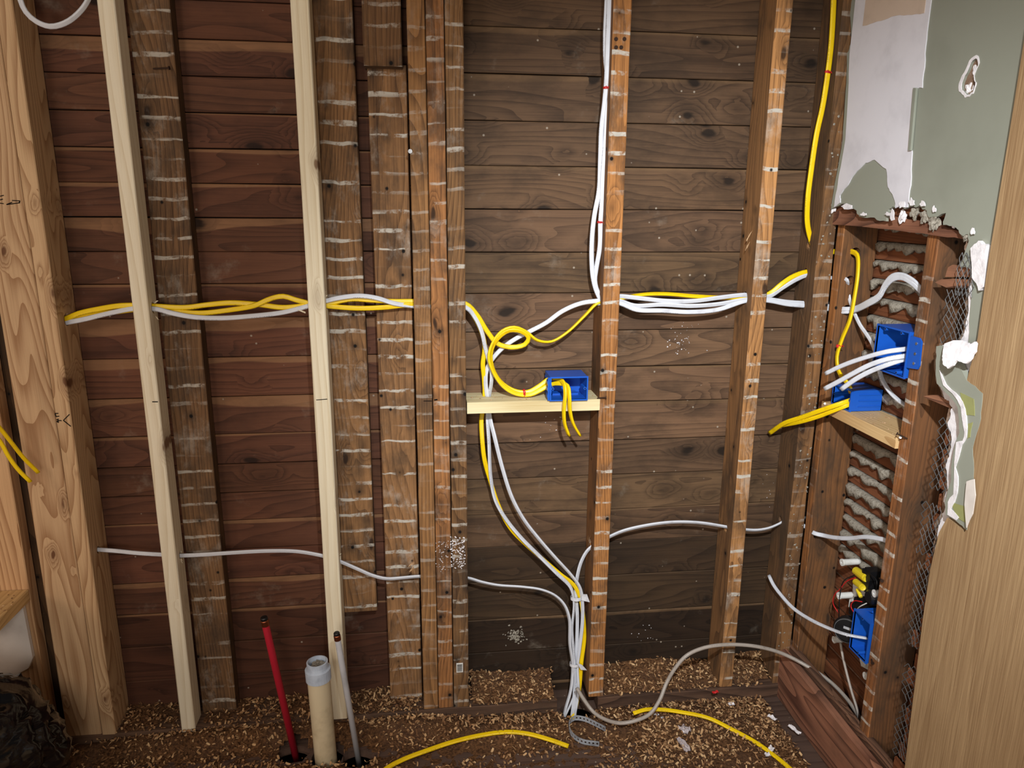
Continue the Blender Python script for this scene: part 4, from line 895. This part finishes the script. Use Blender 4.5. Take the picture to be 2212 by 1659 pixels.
tie(at_y(1241, 1434, -.053), (0, .05, 1), (.013, .012), 'lower white tape wrap round the floor cable bundle', 'tape', .008, [(1246, 1432, -.066), (1258, 1437, -.068), (1268, 1448, -.069), (1255, 1447, -.066)], 'tape', 'tape_wrap', 'white tape wraps')

# ================================================================== pipes through the floor
def lathe(base, top, prof, n=24):
    """Surface of revolution about base->top; prof = [(radius, t 0..1 along)]"""
    b, t = Vector(base), Vector(top); d = t - b; ax = d.normalized(); u = ax.orthogonal().normalized(); w = ax.cross(u); v = []; f = []
    for (r, s) in prof:
        for j in range(n): a = 6.2832 * j / n; v.append(b + d * s + (u * math.cos(a) + w * math.sin(a)) * r)
    for i in range(len(prof) - 1):
        for j in range(n): q = i * n + j; k = i * n + (j + 1) % n; f.append((q, k, k + n, q + n))
    return v, f
def pipe(name, base, top, r, mat, label, collar=True):
    t = thing(name, (base[0], base[1], 0.0), label, 'pipe')
    b, q = Vector(base), Vector(top)
    v, f = lathe(b, q, [(0, 0), (r, 0), (r, .96), (r * .96, .962), (0, .962)]); mesh_obj('pipe_sleeve', v, f, M[mat], t, smooth=True)
    v, f = lathe(b, q, [(r * .5, .955), (r * 1.1, .957), (r * 1.12, .984), (r * .98, .987), (r * .5, .987)]); mesh_obj('copper_ring', v, f, M['copper'], t, smooth=False)
    v, f = lathe(b, q, [(r * .4, .985), (r * .98, .986), (r * 1.0, .998), (r * .86, 1.002), (0, 1.003)]); mesh_obj('end_cap', v, f, M['black'], t, smooth=False)
rb = at_z(634, 1614, .0); rt = at_y(570, 1334, -.165)
pipe('water_pipe', rb + (rb - rt) * .3, rt, .0082, 'redpipe', 'red leaning supply pipe with copper end standing at the left of the white drain pipe')
gb = at_z(771, 1622, .0); gt = at_y(727, 1367, -.190)
pipe('water_pipe', gb + (gb - gt) * .3, gt, .0070, 'palegrey', 'pale grey leaning supply pipe with copper end right of the white drain pipe')
pb = Vector((-.246, -.182, -.15)); ptp = at_y(686, 1440, -.180)
dr = thing('drain_pipe', (-.246, -.182, 0), 'thick ivory drain pipe with blue-white open collar standing up from the floor', 'pipe')
v, f = lathe(pb, ptp, [(.0245, 0), (.0258, .02), (.0258, .97)]); mesh_obj('pipe', v, f, M['ivory'], dr, smooth=True)
v, f = lathe(pb, ptp + (ptp - pb) * .035, [(.0262, .885), (.0288, .888), (.0290, .955), (.0250, .962), (.0240, .975), (.0240, 1.0), (.0215, 1.002), (.0212, .97), (.0212, .93)], 28); mesh_obj('collar', v, f, M['bluewhite'], dr, smooth=False)
pk = [ptp + Vector((random.uniform(-.012, .012), random.uniform(-.012, .012), random.uniform(-.006, .003))) for _ in range(26)]
mb = MB()
for q in pk: mb.box(q - Vector((.005, .004, .003)), q + Vector((.005, .004, .003)), .003)
mb.build('rubble_plug', M['key'], dr)['kind'] = 'stuff'

# ================================================================== old intercom innards in the side wall
ic = thing('intercom_unit', tuple(at_x(1845, 1460, 1.02)), 'gutted intercom with round black speaker, yellow capacitors and white standoffs low in the side bay', 'intercom')
XI = 1.012
def ix(px, py, X=XI): return at_x(px, py, X)
MB().prism([[(q.y, q.z) for q in (ix(1828, 1260), ix(1888, 1275), ix(1872, 1455), ix(1845, 1440), ix(1822, 1330))]], lambda u, v, q: (1.030 + q, u, v), .003).build('face_plate', M['whitep'], ic)
sp = ix(1832, 1362, .985)
sd_ = Vector((-.74, -.66, .12)).normalized(); sp = ix(1829, 1363, .975)
v, f = lathe(sp - sd_ * .040, sp, [(.018, 0), (.020, .45), (.032, .5), (.033, .85), (.030, .97), (.026, 1.0), (0, 1.0)], 32)
mesh_obj('speaker_driver', v, f, M['black'], ic, smooth=False)
v, f = lathe(sp, sp + sd_ * .0008, [(.0285, 0), (.0285, 1), (.0275, 1), (.0275, 0)], 32); mesh_obj('speaker_ring', v, f, M['steel'], ic)
sr_ = sd_.cross(Vector((0, 0, 1))).normalized(); su_ = sr_.cross(sd_)
def spq(a0, b0, a1, b1, name):
    q = [sp + sd_ * .0006 + sr_ * a + su_ * b for a, b in ((a0, b0), (a1, b0), (a1, b1), (a0, b1))]
    MB().add(q + [k + sd_ * .0006 for k in q], [(0, 1, 2, 3), (4, 5, 6, 7), (0, 1, 5, 4), (1, 2, 6, 5), (2, 3, 7, 6), (3, 0, 4, 7)]).build(name, M['palegrey'], ic)
spq(-.008, .004, .008, .010, 'speaker_label')
for k in range(8): spq(-.016 + k * .004, -.013 + (k % 3) * .001, -.0135 + k * .004, -.009 + (k % 2) * .0012, 'speaker_lettering')
def standoff(px, py, ln=.03, r=.0075, X=.985):
    c = ix(px, py, X); v, f = lathe((X + ln, c.y, c.z), (X, c.y, c.z), [(r * .8, 0), (r, .1), (r, .9), (r * 1.15, .92), (r * 1.15, 1), (r * .45, 1), (r * .45, .8)], 18)
    o = mesh_obj('standoff', v, f, M['whitep'], ic); v, f = lathe((X + .006, c.y, c.z), (X + .004, c.y, c.z), [(0, 0), (r * .5, 0), (r * .5, 1), (0, 1)], 12); mesh_obj('bore', v, f, M['black'], o)
for p in ((1818, 1215, .045), (1811, 1287, .042), (1801, 1382, .03), (1868, 1460, .03), (1888, 1282, .02), (1808, 1375, .02)): standoff(p[0], p[1], p[2], .0075 if p[1] != 1375 else .004)
def capac(p0, p1, r, mat='yelcap'):
    a, b = Vector(p0), Vector(p1); v, f = lathe(a, b, [(0, 0), (r * .8, .0), (r, .06), (r, .92), (r * .85, 1.0), (r * .4, .97), (0, .97)], 14); mesh_obj('capacitor', v, f, M[mat], ic, smooth=False)
capac(ix(1848, 1232, 1.0), ix(1872, 1250, .992), .0095); capac(ix(1848, 1256, .995), ix(1864, 1270, .985), .0078); capac(ix(1852, 1272, .99), ix(1860, 1290, .99), .0045)
kc = ix(1878, 1290, .99)
v, f = lathe((1.02, kc.y, kc.z), (.985, kc.y, kc.z), [(.017, 0), (.018, .3)] + [(.0165 + .0012 * (k % 2), .35 + .05 * k) for k in range(11)] + [(.013, .95), (.0, .95)], 20); mesh_obj('coil', v, f, M['black'], ic)
for (px, py, w, h) in ((1880, 1252, .014, .022), (1876, 1262, .010, .014), (1866, 1310, .022, .012), (1885, 1240, .012, .012), (1852, 1318, .016, .016)):
    c = ix(px, py, 1.004); MB().box((c.x - .012, c.y - w, c.z - h), (c.x + .016, c.y + w, c.z + h), .002).build('circuit_module', M['black'], ic)
for (px, py) in ((1838, 1300), (1866, 1425), (1846, 1280)):
    c = ix(px, py, 1.02); MB().box((c.x, c.y - .006, c.z - .018), (c.x + .003, c.y + .006, c.z + .018), .001).build('label_tag', M['whitep'], ic)
def wire(pts, mat, r=.0012): MB().tube(smooth_path([ix(*p) for p in pts], .006), r, 6).build('lead_wire', M[mat], ic)
wire([(1848, 1248, .99), (1830, 1255, .985), (1815, 1272, .985), (1803, 1285, .985), (1800, 1305, .99), (1812, 1325, 1.0)], 'red'); wire([(1846, 1242, .99), (1822, 1256, .985), (1814, 1290, .985), (1812, 1335, .99)], 'black')
wire([(1862, 1300, .985), (1845, 1298, .98), (1838, 1310, .98), (1846, 1325, .98)], 'red'); wire([(1872, 1303, .98), (1858, 1310, .975), (1850, 1318, .98)], 'whitep'); wire([(1880, 1240, .985), (1894, 1255, .985), (1892, 1275, .985)], 'black')
wire([(1868, 1318, .975), (1885, 1322, .972)], 'blue', .002)

# ================================================================== loose things on the floor
# perforated steel strap
def strap(path, h, label):
    path = smooth_path([Vector(p) for p in path], .003); t = thing('steel_strap', path[0], label, 'strap')
    cum = [0.0]
    for a, b in zip(path, path[1:]): cum.append(cum[-1] + (b - a).length)
    def at(s):
        s = max(0, min(s, cum[-1] - 1e-6)); i = max(k for k in range(len(cum)) if cum[k] <= s); i = min(i, len(path) - 2)
        p = path[i].lerp(path[i + 1], (s - cum[i]) / max(cum[i + 1] - cum[i], 1e-6)); d = (path[i + 1] - path[i]).normalized(); return p, Vector((-d.y, d.x, 0)).normalized()
    mb = MB(); s = 0; c = .0095
    while s + c < cum[-1]:
        loop = [(s, 0), (s + c / 2, 0), (s + c, 0), (s + c, h), (s + c / 2, h), (s, h)]
        hole = [(s + c / 2 + math.cos(6.283 * k / 8) * .0026, h / 2 - math.sin(6.283 * k / 8) * .0026) for k in range(8)]
        mb.prism([loop, hole], lambda u, v, q: at(u)[0] + Vector((0, 0, v)) + at(u)[1] * q, .0009); s += c
    mb.build('perforated_band', M['zinc'], t); return t
sp0 = [at_z(1308, 1580, .016), at_z(1285, 1568, .016), at_z(1262, 1558, .016), at_z(1240, 1556, .016), at_z(1229, 1568, .014), at_z(1234, 1590, .010), at_z(1255, 1606, .006), at_z(1295, 1613, .004)]
strap(sp0, .014, 'bent perforated steel strap lying by the foot of the cable bundle')

def scrap(name, px, py, w, h, mat, label, z=.008, rot=0.0, cat='scrap', curl=.004, group=None):
    c = at_z(px, py, z); n = 5; v = []; f = []; ca, sa = math.cos(rot), math.sin(rot)
    for i in range(n + 1):
        for j in range(n + 1):
            a, b = (i / n - .5) * w * (1 + .25 * noise.noise((px, i, j))), (j / n - .5) * h * (1 + .25 * noise.noise((py, j, i)))
            v.append((c.x + a * ca - b * sa, c.y + a * sa + b * ca, c.z + curl * (1 + noise.noise((i * .7 + px, j * .7, 0)) * 1.6)))
    k = len(v); v += [(a, b, q - .0015) for a, b, q in v]
    for i in range(n):
        for j in range(n):
            q = i * (n + 1) + j; f.append((q, q + 1, q + n + 2, q + n + 1)); f.append((q + k, q + n + 1 + k, q + n + 2 + k, q + 1 + k))
    rim = [i for i in range(n + 1)] + [i * (n + 1) + n for i in range(1, n + 1)] + [n * (n + 1) + i for i in range(n - 1, -1, -1)] + [i * (n + 1) for i in range(n - 1, 0, -1)]
    for a, b in zip(rim, rim[1:] + rim[:1]): f.append((a, b, b + k, a + k))
    o = mesh_obj(name, v, f, M[mat], None, c, smooth=False); tag(o, label, cat, group); return o
scrap('plastic_scrap', 1478, 1580, .020, .026, 'film', 'crumpled clear plastic scrap with a printed tag on the shavings', .008, .4, 'plastic', .008)
scrap('plastic_scrap', 1476, 1612, .014, .046, 'film', 'long crumpled clear plastic strip on the floor below the printed tag', .006, .2, 'plastic', .006)
for (px, py, w, h, r, lab) in ((1716, 1578, .010, .034, .35, 'white plaster chip on edge beside the reddish floor timber, the larger one'), (1668, 1552, .010, .022, .6, 'white plaster sliver near the left end of the reddish floor timber'),
                           (1415, 1545, .010, .018, .5, 'white paper scrap under the grey cable on the shavings'), (1430, 1552, .009, .009, .2, 'tiny white paper scrap beside the grey cable'),
                           (1578, 1523, .018, .010, .1, 'pale wood scrap lying before the last stud'), (1665, 1620, .016, .012, .7, 'white crumb by the yellow floor cable at the lower right'), (1658, 1632, .012, .010, .2, 'smaller white crumb by the yellow floor cable at the lower right'),
                           (340, 1556, .012, .016, .9, 'white drywall crumb at the foot of the pale narrow stud')):
    scrap('plaster_chip', px, py, w, h, 'gypsum', lab, .012, r, 'scrap', .004)
scrap('paper_scrap', 1545, 1496, .016, .007, 'red', 'small red paper scrap at the foot of the last stud', .045, .2, 'scrap', .002)
sl = MB().box((0, 0, 0), (.045, .004, .003), .001)
tag(MB().add([q + at_z(1420, 1478, .06) for q in sl.v], sl.f).build('wood_sliver', M['pine_tan'], None, at_z(1420, 1478, .06)), 'thin pale wood sliver on the shavings behind the grey cable', 'sliver')

# black rubbish bag
bc = Vector((-.918, -.36, .172)); v = []; f = []; NU, NV = 96, 64
for i in range(NV + 1):
    th = math.pi * i / NV
    for j in range(NU):
        ph = 6.2832 * j / NU; d = Vector((math.sin(th) * math.cos(ph), math.sin(th) * math.sin(ph), math.cos(th)))
        q = d * 1.25
        w0 = noise.noise_vector(q * 1.2 + Vector((4, 4, 1))) * .5
        n1 = noise.noise((q + w0) * 1.5 + Vector((1, 8, 2))); n2 = noise.noise((q + w0) * 2.6 + Vector((7, 3, 5))); n3 = noise.noise(q * 1.0 + Vector((2, 2, 9)))
        rad = .172 * (1.0 + .10 * n3 - .09 * math.exp(-(n1 / .09) ** 2) + .045 * math.exp(-(n2 / .08) ** 2) + .02 * n2)
        p = d * rad; p.z *= 1.08
        p = bc + p; p.z = max(p.z, .002); v.append(p)
for i in range(NV):
    for j in range(NU): a, b = i * NU + j, i * NU + (j + 1) % NU; f.append((a, b, b + NU, a + NU))
bag = mesh_obj('rubbish_bag', v, f, M['bag'], None, (bc.x, bc.y, 0), smooth=True); tag(bag, 'shiny black plastic rubbish bag slumped at the lower left corner', 'bag')

# ---- wood shavings
def bays(x):
    for a, b in ((.10, .335), (.45, .762), (.80, .912), (-.555, -.25), (-.75, -.61), (-.20, -.02)):
        if a < x < b: return True
    return False
def heap(x, y):
    g = lambda cx, cy, sx, sy, h: h * math.exp(-((x - cx) / sx) ** 2 - ((y - cy) / sy) ** 2)
    z = .002 + g(.18, -.155, .13, .035, .030) + g(-.04, -.125, .09, .03, .022) + g(.62, -.15, .25, .05, .016) + g(-.45, -.105, .5, .030, .036) + g(-.23, -.24, .12, .03, .010) + g(.75, -.25, .15, .1, .010)
    if y > -.094:
        if not bays(x): return None
        t = (y + .094) / .094
        base = .038 + .004
        if .325 < x < .432: return None
        z = base - .003 + t * ((.036 if x > .1 else .008) + .022 * noise.noise((x * 6, 0, 3)))
    return max(z, .0015)
def inhole(x, y):
    for cx, cy, r in ((PIPE['red'][0], PIPE['red'][1] - .015, .034), (-.246, -.182, .038), (-.176, -.198, .034), (.375, -.088, .046)):
        if (x - cx) ** 2 + (y - cy) ** 2 < r * r: return True
    return False
verts = []; faces = []; cnt = 0; tries = 0
while cnt < 12000 and tries < 200000:
    tries += 1
    y = random.uniform(-.56, -.004) if random.random() < .72 else random.uniform(-.30, -.004)
    x = random.uniform(-.92, .915)
    h = heap(x, y)
    if h is None or inhole(x, y): continue
    if x > .88 and y < -.08: continue
    dens = .5 + .9 * noise.noise((x * 4.2, y * 6.5, 1.7))
    dens += 18 * max(0, h - .004 if y < -.094 else .02)
    dens += .3 * (x > .4) - .45 * math.exp(-((x + .62) / .22) ** 2 - ((y + .22) / .08) ** 2) - .5 * math.exp(-((x - .02) / .16) ** 2 - ((y + .215) / .04) ** 2) - .55 * math.exp(-((x - .42) / .2) ** 2 - ((y + .25) / .07) ** 2)
    if random.random() > dens: continue
    w = random.uniform(.0022, .0062); L = random.uniform(.005, .013) * (1.35 if random.random() < .1 else 1); curl = random.uniform(-2.2, 2.2)
    yaw = random.uniform(0, 6.283); tilt = random.gauss(0, .45); roll = random.gauss(0, .5)
    mt = Matrix.Rotation(yaw, 3, 'Z') @ Matrix.Rotation(tilt, 3, 'Y') @ Matrix.Rotation(roll, 3, 'X')
    c = Vector((x, y, h + random.uniform(.0005, .005))); k = len(verts); nseg = 3
    for s in range(nseg + 1):
        u = s / nseg - .5
        if abs(curl) > .3: rr = L / curl; p = Vector((math.sin(u * curl) * rr, 0, (1 - math.cos(u * curl)) * rr))
        else: p = Vector((u * L, 0, 0))
        ww = w * (1 - .5 * abs(u) * 2 * .6)
        verts.append(tuple(c + mt @ (p + Vector((0, -ww / 2, 0))))); verts.append(tuple(c + mt @ (p + Vector((0, ww / 2, 0)))))
    for s in range(nseg): a = k + s * 2; faces.append((a, a + 1, a + 3, a + 2))
    cnt += 1
me = bpy.data.meshes.new('wood_shavings'); me.from_pydata(verts, [], faces); me.materials.append(M['chips'])
so = bpy.data.objects.new('wood_shavings', me); col.objects.link(so); tag(so, 'curled tan wood shavings scattered all over the floor', 'shavings', kind='stuff')
# the settled sawdust they lie on
nx, ny = 190, 64; vs_ = []; idx = {}; f = []
for i in range(nx + 1):
    for j in range(ny + 1):
        x = -.92 + (.905 + .92) * i / nx; y = -.60 + .598 * j / ny
        h = heap(x, y)
        if h is None or inhole(x, y): continue
        if x > .885 and y < -.08: continue
        idx[(i, j)] = len(vs_); vs_.append((x, y, h - .0025 + .004 * noise.noise((x * 55, y * 55, 0)) + .002 * noise.noise((x * 150, y * 150, 0))))
for i in range(nx):
    for j in range(ny):
        q = [(i, j), (i + 1, j), (i + 1, j + 1), (i, j + 1)]
        if all(k in idx for k in q):
            zs = [vs_[idx[k]][2] for k in q]
            if max(zs) - min(zs) < .03: f.append(tuple(idx[k] for k in q))
sd = mesh_obj('sawdust', vs_, f, M['dust'], None, (0, -.3, 0), smooth=True); tag(sd, 'brown settled sawdust lying in drifts along the wall foot', 'sawdust', kind='stuff')

flecks('wood_shavings', BLK, 45, lambda: (random.uniform(.11, .40), random.uniform(-.088, -.01), .8394), .0035, (0, 0, 1), M['pine_tan'])
flecks('wood_shavings', BLR, 40, lambda: (random.uniform(.95, 1.03), random.uniform(-.395, -.225), .8294), .004, (0, 0, 1), M['pine_tan'])
